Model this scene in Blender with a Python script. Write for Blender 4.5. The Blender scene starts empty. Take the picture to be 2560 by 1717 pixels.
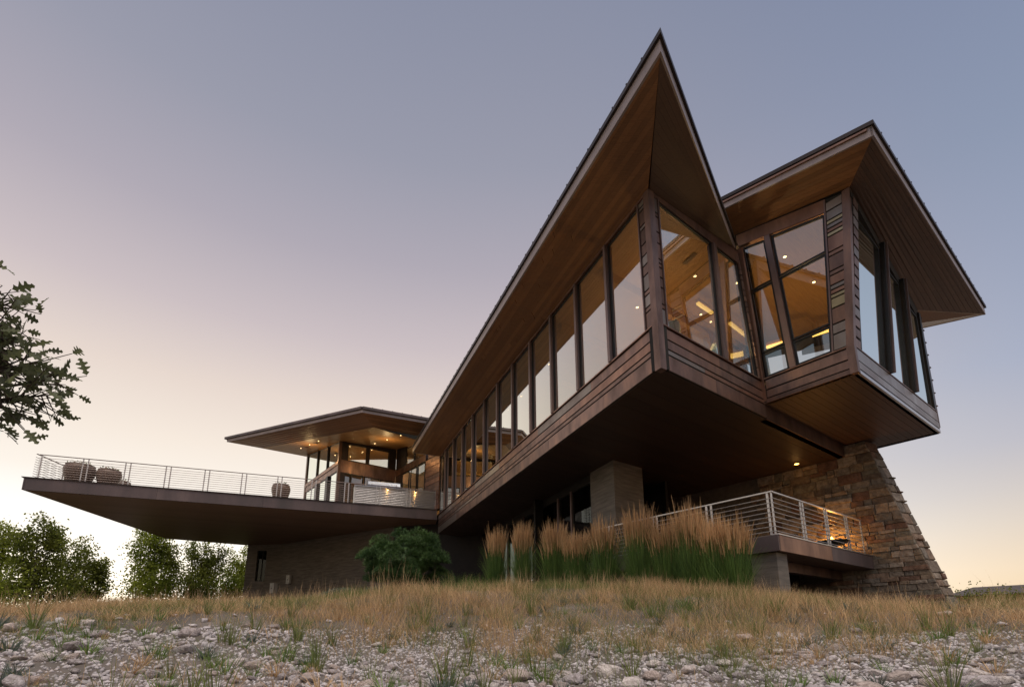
import bpy, bmesh, math, random
import numpy as np
from mathutils import Vector as V, Matrix

# ------------------------------------------------------------------ camera, sky, soft fill lamp, exposure
S = bpy.context.scene
C = S.collection
cam = bpy.data.cameras.new('camera')
co = bpy.data.objects.new('camera', cam); C.objects.link(co)
cam.lens = 18.661; cam.sensor_width = 36; cam.sensor_fit = 'HORIZONTAL'; cam.shift_y = .1673
cam.clip_start = .05; cam.clip_end = 5000
co.matrix_world = Matrix.Rotation(math.radians(103.07), 4, 'X') @ Matrix.Rotation(math.radians(-.18), 4, 'Z')
S.camera = co
R = math.radians
def lin(c):
    return tuple(((x/255)/12.92 if x/255 <= .04045 else ((x/255+.055)/1.055)**2.4) for x in c)
SUN_AZ, SUN_EL, LAMP_AZ, LAMP_EL = R(-36), R(4.0), R(172), R(68)
w = bpy.data.worlds.new('World'); S.world = w; w.use_nodes = True
nt = w.node_tree; nd = nt.nodes; lk = nt.links
def wn(t, **k):
    n = nd.new(t)
    for a, b in k.items(): setattr(n, a, b)
    return n
sk = wn('ShaderNodeTexSky', sky_type='NISHITA', sun_disc=False, sun_elevation=SUN_EL, sun_rotation=SUN_AZ, air_density=1, dust_density=1, ozone_density=2)
gm = wn('ShaderNodeGamma'); gm.inputs[1].default_value = .45; lk.new(sk.outputs[0], gm.inputs[0])
sc_ = wn('ShaderNodeVectorMath', operation='SCALE'); sc_.inputs['Scale'].default_value = .33; lk.new(gm.outputs[0], sc_.inputs[0])
tc = wn('ShaderNodeTexCoord'); sep = wn('ShaderNodeSeparateXYZ'); lk.new(tc.outputs['Generated'], sep.inputs[0])
def ramp(stops, src):
    r = wn('ShaderNodeValToRGB'); e = r.color_ramp.elements
    while len(e) < len(stops): e.new(.5)
    for i, (p, c) in enumerate(stops):
        e[i].position = p; e[i].color = (*lin(c), 1)
    lk.new(src, r.inputs[0]); return r
warm = ramp([(0, (330, 305, 235)), (.07, (320, 305, 280)), (.14, (295, 285, 270)), (.20, (265, 260, 254)), (.24, (256, 247, 236)), (.31, (249, 236, 223)), (.40, (234, 218, 208)), (.50, (206, 193, 196)), (.61, (178, 171, 182)), (.72, (155, 156, 172)), (.85, (138, 143, 164)), (1, (120, 128, 154))], sep.outputs[2])
cool = ramp([(0, (232, 192, 145)), (.06, (241, 211, 170)), (.092, (241, 216, 184)), (.157, (222, 208, 194)), (.264, (187, 187, 199)), (.365, (165, 174, 197)), (.50, (152, 162, 186)), (.61, (140, 152, 177)), (.72, (132, 143, 170)), (1, (104, 118, 150))], sep.outputs[2])
flat = wn('ShaderNodeVectorMath', operation='MULTIPLY'); flat.inputs[1].default_value = (1, 1, 0); lk.new(tc.outputs['Generated'], flat.inputs[0])
nrm = wn('ShaderNodeVectorMath', operation='NORMALIZE'); lk.new(flat.outputs[0], nrm.inputs[0])
dt = wn('ShaderNodeVectorMath', operation='DOT_PRODUCT'); dt.inputs[1].default_value = (math.sin(SUN_AZ), math.cos(SUN_AZ), 0); lk.new(nrm.outputs[0], dt.inputs[0])
mr = wn('ShaderNodeMapRange', interpolation_type='SMOOTHSTEP'); lk.new(dt.outputs['Value'], mr.inputs[0])
mr.inputs[1].default_value = -.02; mr.inputs[2].default_value = .86
mx = wn('ShaderNodeMix', data_type='RGBA'); lk.new(mr.outputs[0], mx.inputs[0]); lk.new(cool.outputs[0], mx.inputs[6]); lk.new(warm.outputs[0], mx.inputs[7])
m2 = wn('ShaderNodeMix', data_type='RGBA'); m2.inputs[0].default_value = .05; lk.new(mx.outputs[2], m2.inputs[6]); lk.new(sc_.outputs[0], m2.inputs[7])
lk.new(m2.outputs[2], nd['Background'].inputs[0]); nd['Background'].inputs[1].default_value = 1.0
sl = bpy.data.lights.new('dusk_fill', 'SUN'); so = bpy.data.objects.new('dusk_fill', sl); C.objects.link(so)  # fill lamp added behind the camera for dusk sky light, not the sun
sl.energy = 2.4; sl.angle = R(45); sl.color = (1, .86, .71)
so.rotation_euler = V((-math.sin(LAMP_AZ)*math.cos(LAMP_EL), -math.cos(LAMP_AZ)*math.cos(LAMP_EL), -math.sin(LAMP_EL))).to_track_quat('-Z', 'Y').to_euler()
S.view_settings.view_transform = 'Standard'; S.view_settings.look = 'None'
S.view_settings.exposure = 0; S.view_settings.gamma = 1
S.cycles.max_bounces = 8; S.cycles.transparent_max_bounces = 16; S.cycles.caustics_reflective = False; S.cycles.caustics_refractive = False
S.cycles.use_denoising = True

# ------------------------------------------------------------------ helpers
rnd = random.Random(7)
def tag(o, label=None, cat=None, group=None, kind=None):
    if label: o['label'] = label
    if cat: o['category'] = cat
    if group: o['group'] = group
    if kind: o['kind'] = kind
    return o
BASE = {}
def thing(name, loc, label, cat, group=None):
    o = bpy.data.objects.new(name, None); C.objects.link(o); o.location = loc; o.empty_display_size = .3
    BASE[o] = V(loc); return tag(o, label, cat, group)
def link(name, me, parent=None):
    o = bpy.data.objects.new(name, me); C.objects.link(o)
    if parent: o.parent = parent; BASE[o] = BASE[parent]
    else: BASE[o] = V((0, 0, 0))
    return o
class MB:
    def __init__(s): s.v = []; s.f = []
    def prism(s, poly, ext):
        n = len(poly); b = len(s.v); ext = V(ext)
        s.v += [V(p) for p in poly] + [V(p)+ext for p in poly]
        s.f.append(tuple(range(b, b+n))); s.f.append(tuple(range(b+2*n-1, b+n-1, -1)))
        for i in range(n): j = (i+1) % n; s.f.append((b+i, b+n+i, b+n+j, b+j))
        return s
    def loft(s, A, B):
        n = len(A); b = len(s.v); s.v += [V(p) for p in A]+[V(p) for p in B]
        s.f.append(tuple(range(b, b+n))); s.f.append(tuple(range(b+2*n-1, b+n-1, -1)))
        for i in range(n): j = (i+1) % n; s.f.append((b+i, b+n+i, b+n+j, b+j))
        return s
    def beam(s, p, q, wd, dp, up=(0, 0, 1)):
        p = V(p); q = V(q); d = (q-p).normalized(); u = V(up); u = (u-d*u.dot(d))
        if u.length < 1e-4: u = V((1, 0, 0))-d*d.x
        u.normalize(); r = d.cross(u); a = r*wd/2; c = u*dp/2
        return s.loft([p+a+c, p-a+c, p-a-c, p+a-c], [q+a+c, q-a+c, q-a-c, q+a-c])
    def box(s, c, sx, sy, sz, ax=(1, 0, 0), ay=None):
        ax = V(ax); ay = V(ay) if ay else V((-ax.y, ax.x, 0)); c = V(c)
        p = [c-ax*sx/2-ay*sy/2, c+ax*sx/2-ay*sy/2, c+ax*sx/2+ay*sy/2, c-ax*sx/2+ay*sy/2]
        return s.prism(p, (0, 0, sz))
    def tube(s, pts, rad, n=6):
        pts = [V(p) for p in pts]; b = len(s.v); k = len(pts)
        rads = rad if isinstance(rad, (list, tuple)) else [rad]*k
        for i, p in enumerate(pts):
            d = (pts[min(i+1, k-1)]-pts[max(i-1, 0)]).normalized()
            u = d.cross(V((0, 0, 1)));
            if u.length < .05: u = d.cross(V((1, 0, 0)))
            u.normalize(); t = d.cross(u)
            for j in range(n):
                a = 2*math.pi*j/n; s.v.append(p+(u*math.cos(a)+t*math.sin(a))*rads[i])
        for i in range(k-1):
            for j in range(n):
                j2 = (j+1) % n; s.f.append((b+i*n+j, b+i*n+j2, b+(i+1)*n+j2, b+(i+1)*n+j))
        s.f.append(tuple(b+j for j in range(n))[::-1]); s.f.append(tuple(b+(k-1)*n+j for j in range(n)))
        return s
    def lathe(s, c, prof, n=24):
        c = V(c); b = len(s.v)
        for r, z in prof:
            for j in range(n):
                a = 2*math.pi*j/n; s.v.append(c+V((r*math.cos(a), r*math.sin(a), z)))
        for i in range(len(prof)-1):
            for j in range(n):
                j2 = (j+1) % n; s.f.append((b+i*n+j, b+i*n+j2, b+(i+1)*n+j2, b+(i+1)*n+j))
        s.f.append(tuple(b+j for j in range(n))[::-1]); s.f.append(tuple(b+(len(prof)-1)*n+j for j in range(n)))
        return s
    def build(s, name, mat, parent=None, smooth=False, uvd=None, bevel=0):
        base = BASE[parent] if parent else V((0, 0, 0))
        me = bpy.data.meshes.new(name); me.from_pydata([tuple(p-base) for p in s.v], [], s.f)
        bm = bmesh.new(); bm.from_mesh(me); bmesh.ops.recalc_face_normals(bm, faces=bm.faces)
        if bevel: bmesh.ops.bevel(bm, geom=bm.edges[:], offset=bevel, segments=1, affect='EDGES')
        if uvd:
            l = bm.loops.layers.uv.new('uv'); u, v = V(uvd[0]), V(uvd[1])
            for f in bm.faces:
                for lp in f.loops: q = lp.vert.co+base; lp[l].uv = (q.dot(u), q.dot(v))
        if smooth:
            for f in bm.faces: f.smooth = True
        bm.to_mesh(me); bm.free(); me.materials.append(mat)
        return link(name, me, parent)
def raw(name, verts, faces, mat, parent=None, smooth=False):
    """verts (n,3) float array in world space; faces (m,k) int array"""
    base = BASE[parent] if parent else V((0, 0, 0))
    verts = np.asarray(verts, np.float32)-np.array(base, np.float32)
    m, k = faces.shape; me = bpy.data.meshes.new(name)
    me.vertices.add(len(verts)); me.vertices.foreach_set('co', verts.ravel())
    me.loops.add(m*k); me.loops.foreach_set('vertex_index', faces.astype(np.int32).ravel())
    me.polygons.add(m); me.polygons.foreach_set('loop_start', np.arange(0, m*k, k, dtype=np.int32))
    me.polygons.foreach_set('loop_total', np.full(m, k, np.int32))
    if smooth: me.polygons.foreach_set('use_smooth', np.ones(m, bool))
    me.update(calc_edges=True); me.materials.append(mat)
    return link(name, me, parent)

# ------------------------------------------------------------------ materials
def newmat(name):
    m = bpy.data.materials.new(name); m.use_nodes = True
    return m, m.node_tree.nodes, m.node_tree.links, m.node_tree.nodes['Principled BSDF']
def surf(name, c1, c2, rough=.6, metal=0, scale=4, stretch=(1, 1, 1), bump=.1, bscale=30, objvar=.0, uv=False, spec=.5, detail=6, c3=None, island=0, transl=0, rvar=0):
    m, n, l, p = newmat(name)
    t = n.new('ShaderNodeTexCoord'); mp = n.new('ShaderNodeMapping'); mp.inputs['Scale'].default_value = stretch
    l.new(t.outputs['UV' if uv else 'Object'], mp.inputs[0])
    oi = n.new('ShaderNodeObjectInfo')
    ad = n.new('ShaderNodeVectorMath'); ad.operation = 'ADD'; l.new(mp.outputs[0], ad.inputs[0])
    sv = n.new('ShaderNodeVectorMath'); sv.operation = 'SCALE'; sv.inputs['Scale'].default_value = 37.0
    cb = n.new('ShaderNodeCombineXYZ'); l.new(oi.outputs['Random'], cb.inputs[0]); l.new(oi.outputs['Random'], cb.inputs[1])
    l.new(cb.outputs[0], sv.inputs[0]); l.new(sv.outputs[0], ad.inputs[1])
    nz = n.new('ShaderNodeTexNoise'); nz.inputs['Scale'].default_value = scale; nz.inputs['Detail'].default_value = detail; nz.inputs['Roughness'].default_value = .6
    l.new(ad.outputs[0], nz.inputs['Vector'])
    cr = n.new('ShaderNodeValToRGB'); e = cr.color_ramp.elements
    e[0].position = .33; e[0].color = (*c1, 1); e[1].position = .67; e[1].color = (*c2, 1)
    if c3: k = e.new(.5); k.color = (*c3, 1)
    l.new(nz.outputs[0], cr.inputs[0]); out = cr.outputs[0]
    if objvar or island:
        hs = n.new('ShaderNodeHueSaturation'); mr_ = n.new('ShaderNodeMapRange')
        if island: g = n.new('ShaderNodeNewGeometry'); l.new(g.outputs['Random Per Island'], mr_.inputs[0])
        else: l.new(oi.outputs['Random'], mr_.inputs[0])
        a = objvar or island
        mr_.inputs[3].default_value = 1-a; mr_.inputs[4].default_value = 1+a
        l.new(mr_.outputs[0], hs.inputs['Value']); l.new(out, hs.inputs['Color']); out = hs.outputs[0]
    l.new(out, p.inputs['Base Color'])
    p.inputs['Roughness'].default_value = rough; p.inputs['Metallic'].default_value = metal; p.inputs['Specular IOR Level'].default_value = spec
    if rvar:
        rr = n.new('ShaderNodeMapRange'); rr.inputs[3].default_value = rough-rvar; rr.inputs[4].default_value = rough+rvar
        l.new(nz.outputs[0], rr.inputs[0]); l.new(rr.outputs[0], p.inputs['Roughness'])
    if bump:
        n2 = n.new('ShaderNodeTexNoise'); n2.inputs['Scale'].default_value = bscale; n2.inputs['Detail'].default_value = 4; l.new(ad.outputs[0], n2.inputs['Vector'])
        bp = n.new('ShaderNodeBump'); bp.inputs['Strength'].default_value = bump; bp.inputs['Distance'].default_value = .02
        l.new(n2.outputs[0], bp.inputs['Height']); l.new(bp.outputs[0], p.inputs['Normal'])
    if transl:
        tr = n.new('ShaderNodeBsdfTranslucent'); l.new(out, tr.inputs[0]); ms = n.new('ShaderNodeMixShader'); ms.inputs[0].default_value = transl
        l.new(p.outputs[0], ms.inputs[1]); l.new(tr.outputs[0], ms.inputs[2]); l.new(ms.outputs[0], n['Material Output'].inputs[0])
    return m
def glow(name, col, st):
    m, n, l, p = newmat(name); p.inputs['Base Color'].default_value = (.8, .8, .8, 1)
    p.inputs['Emission Color'].default_value = (*col, 1); p.inputs['Emission Strength'].default_value = st; return m
def glassmat(name, tint=(.90, .92, .89), gain=5.0, off=.05):
    m, n, l, p = newmat(name); n.remove(p)
    fr = n.new('ShaderNodeFresnel'); fr.inputs[0].default_value = 1.5
    ma = n.new('ShaderNodeMath'); ma.operation = 'MULTIPLY_ADD'; ma.use_clamp = True
    l.new(fr.outputs[0], ma.inputs[0]); ma.inputs[1].default_value = gain; ma.inputs[2].default_value = off
    tr = n.new('ShaderNodeBsdfTransparent'); tr.inputs[0].default_value = (*tint, 1)
    gl = n.new('ShaderNodeBsdfGlossy'); gl.inputs['Roughness'].default_value = 0; gl.inputs[0].default_value = (.93, .98, .92, 1)
    ge = n.new('ShaderNodeNewGeometry'); iv = n.new('ShaderNodeMath'); iv.operation = 'SUBTRACT'; iv.inputs[0].default_value = 1; l.new(ge.outputs['Backfacing'], iv.inputs[1])
    mu = n.new('ShaderNodeMath'); mu.operation = 'MULTIPLY'; l.new(ma.outputs[0], mu.inputs[0]); l.new(iv.outputs[0], mu.inputs[1])
    ms = n.new('ShaderNodeMixShader'); l.new(mu.outputs[0], ms.inputs[0]); l.new(tr.outputs[0], ms.inputs[1]); l.new(gl.outputs[0], ms.inputs[2])
    l.new(ms.outputs[0], n['Material Output'].inputs[0]); return m
M = {}
M['copper'] = surf('copper', (.30, .175, .125), (.13, .082, .066), .40, .75, 2.2, (1, 1, .35), .05, 8, objvar=.22, c3=(.205, .13, .105), rvar=.14)
M['copper_rose'] = surf('copper_rose', (.37, .21, .145), (.20, .112, .083), .38, .75, 2.0, (1, 1, .35), .04, 8, objvar=.15, rvar=.1)
M['copper_grey'] = surf('copper_grey', (.32, .285, .25), (.20, .155, .135), .38, .75, 1.2, (1, 1, .4), .04, 8, objvar=.15, rvar=.12)
M['brass'] = surf('brass', (.44, .37, .22), (.33, .27, .16), .38, .75, 1.6, (1, 1, .5), .04, 8, objvar=.1, rvar=.08)
M['fascia'] = surf('fascia_metal', (.36, .29, .27), (.28, .225, .21), .45, .3, 1.5, (1, 1, .4), .03, 8, objvar=.05, rvar=.08)
M['fascia_dark'] = surf('roof_edge_metal', (.06, .045, .042), (.04, .032, .03), .45, .5, 2)
M['deck_metal'] = surf('deck_fascia_metal', (.17, .125, .12), (.085, .07, .07), .5, .35, .8, (1, 1, .3), .03, 8, rvar=.1, c3=(.12, .09, .09))
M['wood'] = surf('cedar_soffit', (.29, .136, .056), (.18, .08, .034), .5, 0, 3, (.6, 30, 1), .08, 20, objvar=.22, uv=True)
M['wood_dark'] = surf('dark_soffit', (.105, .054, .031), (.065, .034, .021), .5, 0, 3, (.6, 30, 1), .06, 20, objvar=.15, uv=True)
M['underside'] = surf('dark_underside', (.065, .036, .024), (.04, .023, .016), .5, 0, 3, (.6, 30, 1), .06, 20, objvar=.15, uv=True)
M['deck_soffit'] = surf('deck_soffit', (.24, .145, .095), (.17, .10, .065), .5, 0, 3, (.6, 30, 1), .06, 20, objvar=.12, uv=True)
M['wood_warm'] = surf('interior_wood', (.48, .25, .09), (.34, .16, .055), .5, 0, 3, (.6, 12, 1), .04, 20, objvar=.1, uv=True)
M['floor_int'] = surf('interior_floor', (.22, .12, .06), (.16, .085, .04), .35, 0, 3)
M['plaster'] = surf('interior_plaster', (.48, .32, .15), (.42, .27, .12), .8, 0, 2)
M['black'] = surf('black_frame', (.022, .021, .021), (.014, .014, .014), .4, .3, 5, bump=0)
M['mullion'] = surf('bronze_mullion', (.25, .17, .155), (.17, .12, .11), .42, .6, 2, (1, 1, .4), .02, 8, objvar=.06)
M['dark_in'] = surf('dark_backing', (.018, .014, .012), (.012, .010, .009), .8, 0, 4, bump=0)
M['glass'] = glassmat('window_glass')
M['glass_dark'] = glassmat('lower_glass', (.35, .37, .36), .7, .0)
M['steel'] = surf('stainless_steel', (.62, .60, .59), (.52, .50, .49), .35, .9, 6, (1, 1, 6), .02, 60, objvar=.05)
M['rail_white'] = surf('pale_railing_steel', (.66, .63, .60), (.58, .55, .53), .4, .55, 6, bump=.02)
M['concrete'] = surf('board_formed_concrete', (.235, .205, .175), (.13, .115, .098), .85, 0, 1.3, (1, 1, 9), .35, 9, detail=9, c3=(.18, .158, .135))
M['grill'] = surf('grill_steel', (.34, .37, .42), (.28, .31, .36), .3, .9, 4, bump=.01)
M['pot'] = surf('glazed_clay_pot', (.20, .125, .088), (.10, .066, .05), .5, 0, 5, (1, 1, 3), .15, 20, objvar=.2)
M['soil'] = surf('potting_soil', (.04, .03, .02), (.02, .015, .01), .95)
M['flower'] = surf('flowers', (.55, .25, .06), (.40, .10, .06), .7, 0, 8, island=.4, transl=.3)
M['util'] = surf('utility_grey', (.62, .60, .56), (.52, .50, .47), .5, .2, 4, bump=.02)
M['sofa'] = surf('sofa_fabric', (.30, .34, .28), (.24, .28, .23), .9, 0, 20)
M['cushion'] = surf('cushion_fabric', (.62, .60, .50), (.52, .50, .42), .9, 0, 20)
M['mortar'] = surf('mortar', (.20, .165, .135), (.14, .115, .095), .95, 0, 8, bump=.4)
M['lamp'] = glow('warm_lamp', (1, .66, .28), 7)
M['cove'] = glow('cove_lamp', (1, .55, .10), 2.0)
M['lamp_amber'] = glow('amber_lamp', (1, .45, .08), 12)
def stone_mat(name, stops):
    m, n, l, p = newmat(name)
    oi = n.new('ShaderNodeObjectInfo'); t = n.new('ShaderNodeTexCoord')
    cr = n.new('ShaderNodeValToRGB'); cr.color_ramp.interpolation = 'CONSTANT'; e = cr.color_ramp.elements
    while len(e) < len(stops): e.new(.5)
    for i, c in enumerate(stops): e[i].position = i/len(stops); e[i].color = (*c, 1)
    l.new(oi.outputs['Random'], cr.inputs[0])
    ad = n.new('ShaderNodeVectorMath'); ad.operation = 'ADD'; l.new(t.outputs['Object'], ad.inputs[0])
    sv = n.new('ShaderNodeVectorMath'); sv.operation = 'SCALE'; sv.inputs['Scale'].default_value = 91
    cb = n.new('ShaderNodeCombineXYZ'); l.new(oi.outputs['Random'], cb.inputs[0]); l.new(cb.outputs[0], sv.inputs[0]); l.new(sv.outputs[0], ad.inputs[1])
    nz = n.new('ShaderNodeTexNoise'); nz.inputs['Scale'].default_value = 7; nz.inputs['Detail'].default_value = 9; nz.inputs['Roughness'].default_value = .7; l.new(ad.outputs[0], nz.inputs[0])
    r2 = n.new('ShaderNodeValToRGB'); r2.color_ramp.elements[0].position = .36; r2.color_ramp.elements[0].color = (.45, .39, .34, 1); r2.color_ramp.elements[1].position = .62; r2.color_ramp.elements[1].color = (1.25, 1.2, 1.12, 1)
    l.new(nz.outputs[0], r2.inputs[0])
    mx_ = n.new('ShaderNodeMix'); mx_.data_type = 'RGBA'; mx_.blend_type = 'MULTIPLY'; mx_.inputs[0].default_value = .85; l.new(cr.outputs[0], mx_.inputs[6]); l.new(r2.outputs[0], mx_.inputs[7])
    l.new(mx_.outputs[2], p.inputs['Base Color']); p.inputs['Roughness'].default_value = .9
    n2 = n.new('ShaderNodeTexNoise'); n2.inputs['Scale'].default_value = 16; n2.inputs['Detail'].default_value = 8; l.new(ad.outputs[0], n2.inputs[0])
    bp = n.new('ShaderNodeBump'); bp.inputs['Strength'].default_value = .8; bp.inputs['Distance'].default_value = .03; l.new(n2.outputs[0], bp.inputs['Height']); l.new(bp.outputs[0], p.inputs['Normal'])
    return m
M['stone'] = stone_mat('sandstone', [(.26, .19, .145), (.20, .165, .135), (.32, .25, .19), (.18, .155, .13), (.20, .125, .092), (.30, .255, .215), (.15, .12, .098), (.25, .20, .15), (.22, .195, .17), (.165, .098, .075), (.36, .31, .265), (.19, .175, .145)])
M['rock'] = stone_mat('river_cobble', [(.54, .49, .50), (.44, .40, .42), (.60, .555, .56), (.38, .35, .37), (.53, .455, .44), (.49, .46, .49), (.66, .62, .62), (.44, .385, .37)])
def rock_stuff():
    m = surf('small_cobbles', (.60, .55, .56), (.40, .37, .38), .9, 0, 3, bump=.5, bscale=25, island=.28, c3=(.50, .46, .46)); return m
M['rocks'] = rock_stuff()
M['soil_ground'] = surf('gravelly_soil', (.21, .175, .155), (.10, .085, .072), .95, 0, 1.5, bump=.9, bscale=22, detail=10, c3=(.15, .128, .112))
M['straw'] = surf('dry_grass', (.68, .46, .25), (.50, .33, .17), .8, 0, 1.2, island=.35, transl=.25, bump=0)
M['straw2'] = surf('dry_stems', (.74, .52, .30), (.58, .39, .21), .8, 0, 1.2, island=.3, transl=.25, bump=0)
M['green'] = surf('green_grass', (.23, .25, .07), (.13, .17, .05), .7, 0, 1.2, island=.4, transl=.3, bump=0)
M['green2'] = surf('fresh_green_grass', (.19, .29, .06), (.10, .19, .04), .7, 0, 1.2, island=.35, transl=.3, bump=0)
M['sage'] = surf('sage_leaf', (.16, .20, .16), (.11, .145, .12), .8, 0, 1.2, island=.3, transl=.2, bump=0)
M['reed'] = surf('reed_leaf', (.17, .27, .06), (.075, .15, .035), .65, 0, 1.2, island=.45, transl=.3, bump=0)
M['plume'] = surf('reed_plume', (.70, .46, .24), (.52, .32, .155), .8, 0, 1.2, island=.3, transl=.3, bump=0)
M['pine'] = surf('pine_needle', (.085, .16, .04), (.035, .085, .025), .6, 0, 1.2, island=.5, bump=0)
M['leaf'] = surf('tree_leaf', (.25, .27, .05), (.12, .155, .028), .6, 0, .5, island=.5, transl=.72, bump=0)
M['leaf_b'] = surf('tree_leaf_bright', (.34, .38, .055), (.18, .235, .033), .6, 0, .5, island=.45, transl=.72, bump=0)
M['oak'] = surf('oak_leaf', (.16, .175, .08), (.095, .115, .055), .45, 0, 9, objvar=.4, transl=.45, bump=.2, bscale=40)
M['bark'] = surf('bark', (.10, .075, .055), (.055, .042, .032), .9, 0, 10, (1, 1, .3), .6, 25)
M['roof_far'] = surf('far_shingles', (.10, .085, .08), (.07, .06, .055), .9, 0, 4)

# ------------------------------------------------------------------ directions and key points (metres, camera at the origin)
def az(d): a = R(d); return V((math.sin(a), math.cos(a), 0))
e1, e2, e3, e4 = az(-21.52), az(52.2), az(69.77), az(-37.8)
Z = V((0, 0, 1))
class Wall:
    """vertical wall frame: s metres along e from O, z height, o metres outward"""
    def __init__(s, O, e, n): s.O = V((O[0], O[1], 0)); s.e = V(e); s.n = V(n)
    def __call__(s, a, z, o=0): return s.O+s.e*a+s.n*o+Z*z
    def poly(s, pts, o0, o1, mb=None):
        mb = mb or MB(); return mb.prism([s(a, z, o0) for a, z in pts], s.n*(o1-o0))
    def rect(s, a0, a1, z0, z1, o0, o1, mb=None):
        return s.poly([(a0, z0), (a1, z0), (a1, z1), (a0, z1)], o0, o1, mb)
N = V((3.19, 10.34, 0)); K = N+e2*4.41
CF = N+e1*19.8
nL = V((e1.y*-1, e1.x, 0))                    # outward (left) of the long wall
nF = V((e2.y, -e2.x, 0))                      # outward (viewer side) of faces along e2
WL = Wall(N, e1, nL); WN = Wall(N, e2, nF); WB = Wall(K, -e4, -e2)

# ------------------------------------------------------------------ ground
ELC = np.array([(-180, .03), (-90, .035), (-60, .03), (-43.8, .034), (-36.3, .044), (-27, .055), (-19.8, .066), (-11.9, .079), (.8, .090), (9.4, .086), (17.5, .073), (24.9, .060), (31.5, .048), (35.9, .037), (39.6, .029), (41.9, .035), (46, .033), (60, .03), (90, .03), (180, .03)])
NR = np.array([(0, -.52), (3, -.52), (4, -.49), (5, -.43), (6, -.28), (7, -.07), (8, .17), (9, .42), (10, .66), (11, .86), (12, 1.02), (13, 1.16), (40, 4)])
def gz(x, y):
    x = np.asarray(x, float); y = np.asarray(y, float)
    r = np.hypot(x, y); a = np.degrees(np.arctan2(x, y))
    el = np.interp(a, ELC[:, 0], ELC[:, 1])
    rr = np.where(r < 46, r, 46+(r-46)*.0)
    far = el*rr
    near = np.interp(r, NR[:, 0], NR[:, 1]); near = np.where(near > 0, near*(.35+.65*el/.09), near)
    t = np.clip((r-6.5)/5.0, 0, 1); t = t*t*(3-2*t)
    z = near*(1-t)+far*t
    bumps = .05*np.sin(x*1.3+.5*np.sin(y*.9))*np.sin(y*1.1+.6)+.025*np.sin(x*3.1+1.7)*np.sin(y*2.7)
    return z+bumps*np.clip((r-1.5)/3, 0, 1)*np.clip(1-(r-25)/30, .2, 1)
def axis(lim_lo, lim_hi, d0, grow):
    p = [0.]; d = d0
    while p[-1] < lim_hi: p.append(p[-1]+d); d = d*grow if p[-1] > 16 else d0
    q = [0.]; d = d0
    while q[-1] > lim_lo: q.append(q[-1]-d); d = d*grow if q[-1] < -16 else d0
    return np.array(sorted(set(q+p)))
gx = axis(-900, 900, .16, 1.08); gy = axis(-300, 1500, .16, 1.08); gy = gy[gy > -320]
GX, GY = np.meshgrid(gx, gy); GZ = gz(GX, GY)
nx, ny = len(gx), len(gy)
vi = np.arange(nx*ny).reshape(ny, nx)
fc = np.stack([vi[:-1, :-1], vi[:-1, 1:], vi[1:, 1:], vi[1:, :-1]], -1).reshape(-1, 4)
tag(raw('ground', np.stack([GX, GY, GZ], -1).reshape(-1, 3), fc, M['soil_ground'], smooth=True), kind='structure')

# ------------------------------------------------------------------ generic builders
def boards(parent, mat, A0, A1, B0, B1, n, th, name='soffit_board', gap=.006, cut=1, tri=False):
    """n boards between line A0-A1 and line B0-B1 (each board runs along A), thickness upward"""
    A0, A1, B0, B1 = map(V, (A0, A1, B0, B1)); u = (A1-A0).normalized(); v = (B0-A0).normalized()
    for i in range(n):
        t0 = i/n; t1 = (i+1)/n; wdt = (B0-A0).length/n; g = gap/max(wdt, 1e-3)/n/2
        t0 += g; t1 -= g
        p00 = A0.lerp(B0, t0); p01 = A1.lerp(B1, t0); p10 = A0.lerp(B0, t1); p11 = A1.lerp(B1, t1)
        k = 1 if cut == 1 else rnd.choice([cut-1, cut, cut])
        ks = [0]+sorted(rnd.uniform(.15, .85) for _ in range(k-1))+[1]
        for j in range(len(ks)-1):
            a = ks[j]; b = ks[j+1]-(.0005 if j < len(ks)-2 else 0)
            MB().prism([p00.lerp(p01, a), p00.lerp(p01, b), p10.lerp(p11, b), p10.lerp(p11, a)], Z*th).build(name, mat, parent, uvd=(u, v))
def strips(parent, W, s0, s1, zs, cuts, th=.02, grooves=.042, off=0):
    pick = ['copper', 'copper', 'copper_rose', 'copper_grey', 'copper']
    for k in range(len(zs)-1):
        z0, z1 = zs[k]+grooves/2, zs[k+1]-grooves/2
        x = s0; L = s1-s0
        edges = [s0]
        p = s0+rnd.uniform(.45, .95)*cuts
        while p < s1-.5: edges.append(p); p += cuts*rnd.uniform(.85, 1.15)
        edges.append(s1)
        for i in range(len(edges)-1):
            W.poly([(edges[i]+.003, z0), (edges[i+1]-.003, z0), (edges[i+1]-.003, z1), (edges[i]+.003, z1)], off, off+th).build('copper_panel', M[rnd.choice(pick)], parent)
def ladder(parent, W, s0t, s1t, s0b, s1b, z0, z1, th=.05, off=0, brass=0):
    """stack of copper panels of uneven height between two possibly leaning edges"""
    z = z0; k = 0
    while z < z1-.04:
        h = rnd.choice([.40, .11, .30, .42, .12, .26]); zt = min(z+h, z1)
        def s(zz, a, b): t = (zz-z0)/(z1-z0); return b+(a-b)*t
        zz0, zz1 = z+.02, zt-.02
        if zz1 > zz0:
            m = 'brass' if rnd.random() < brass else rnd.choice(['copper', 'copper_rose', 'copper', 'copper_grey'])
            W.poly([(s(zz0, s0t, s0b), zz0), (s(zz0, s1t, s1b), zz0), (s(zz1, s1t, s1b), zz1), (s(zz1, s0t, s0b), zz1)], off, off+th).build('copper_panel', M[m], parent)
        z = zt
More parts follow.
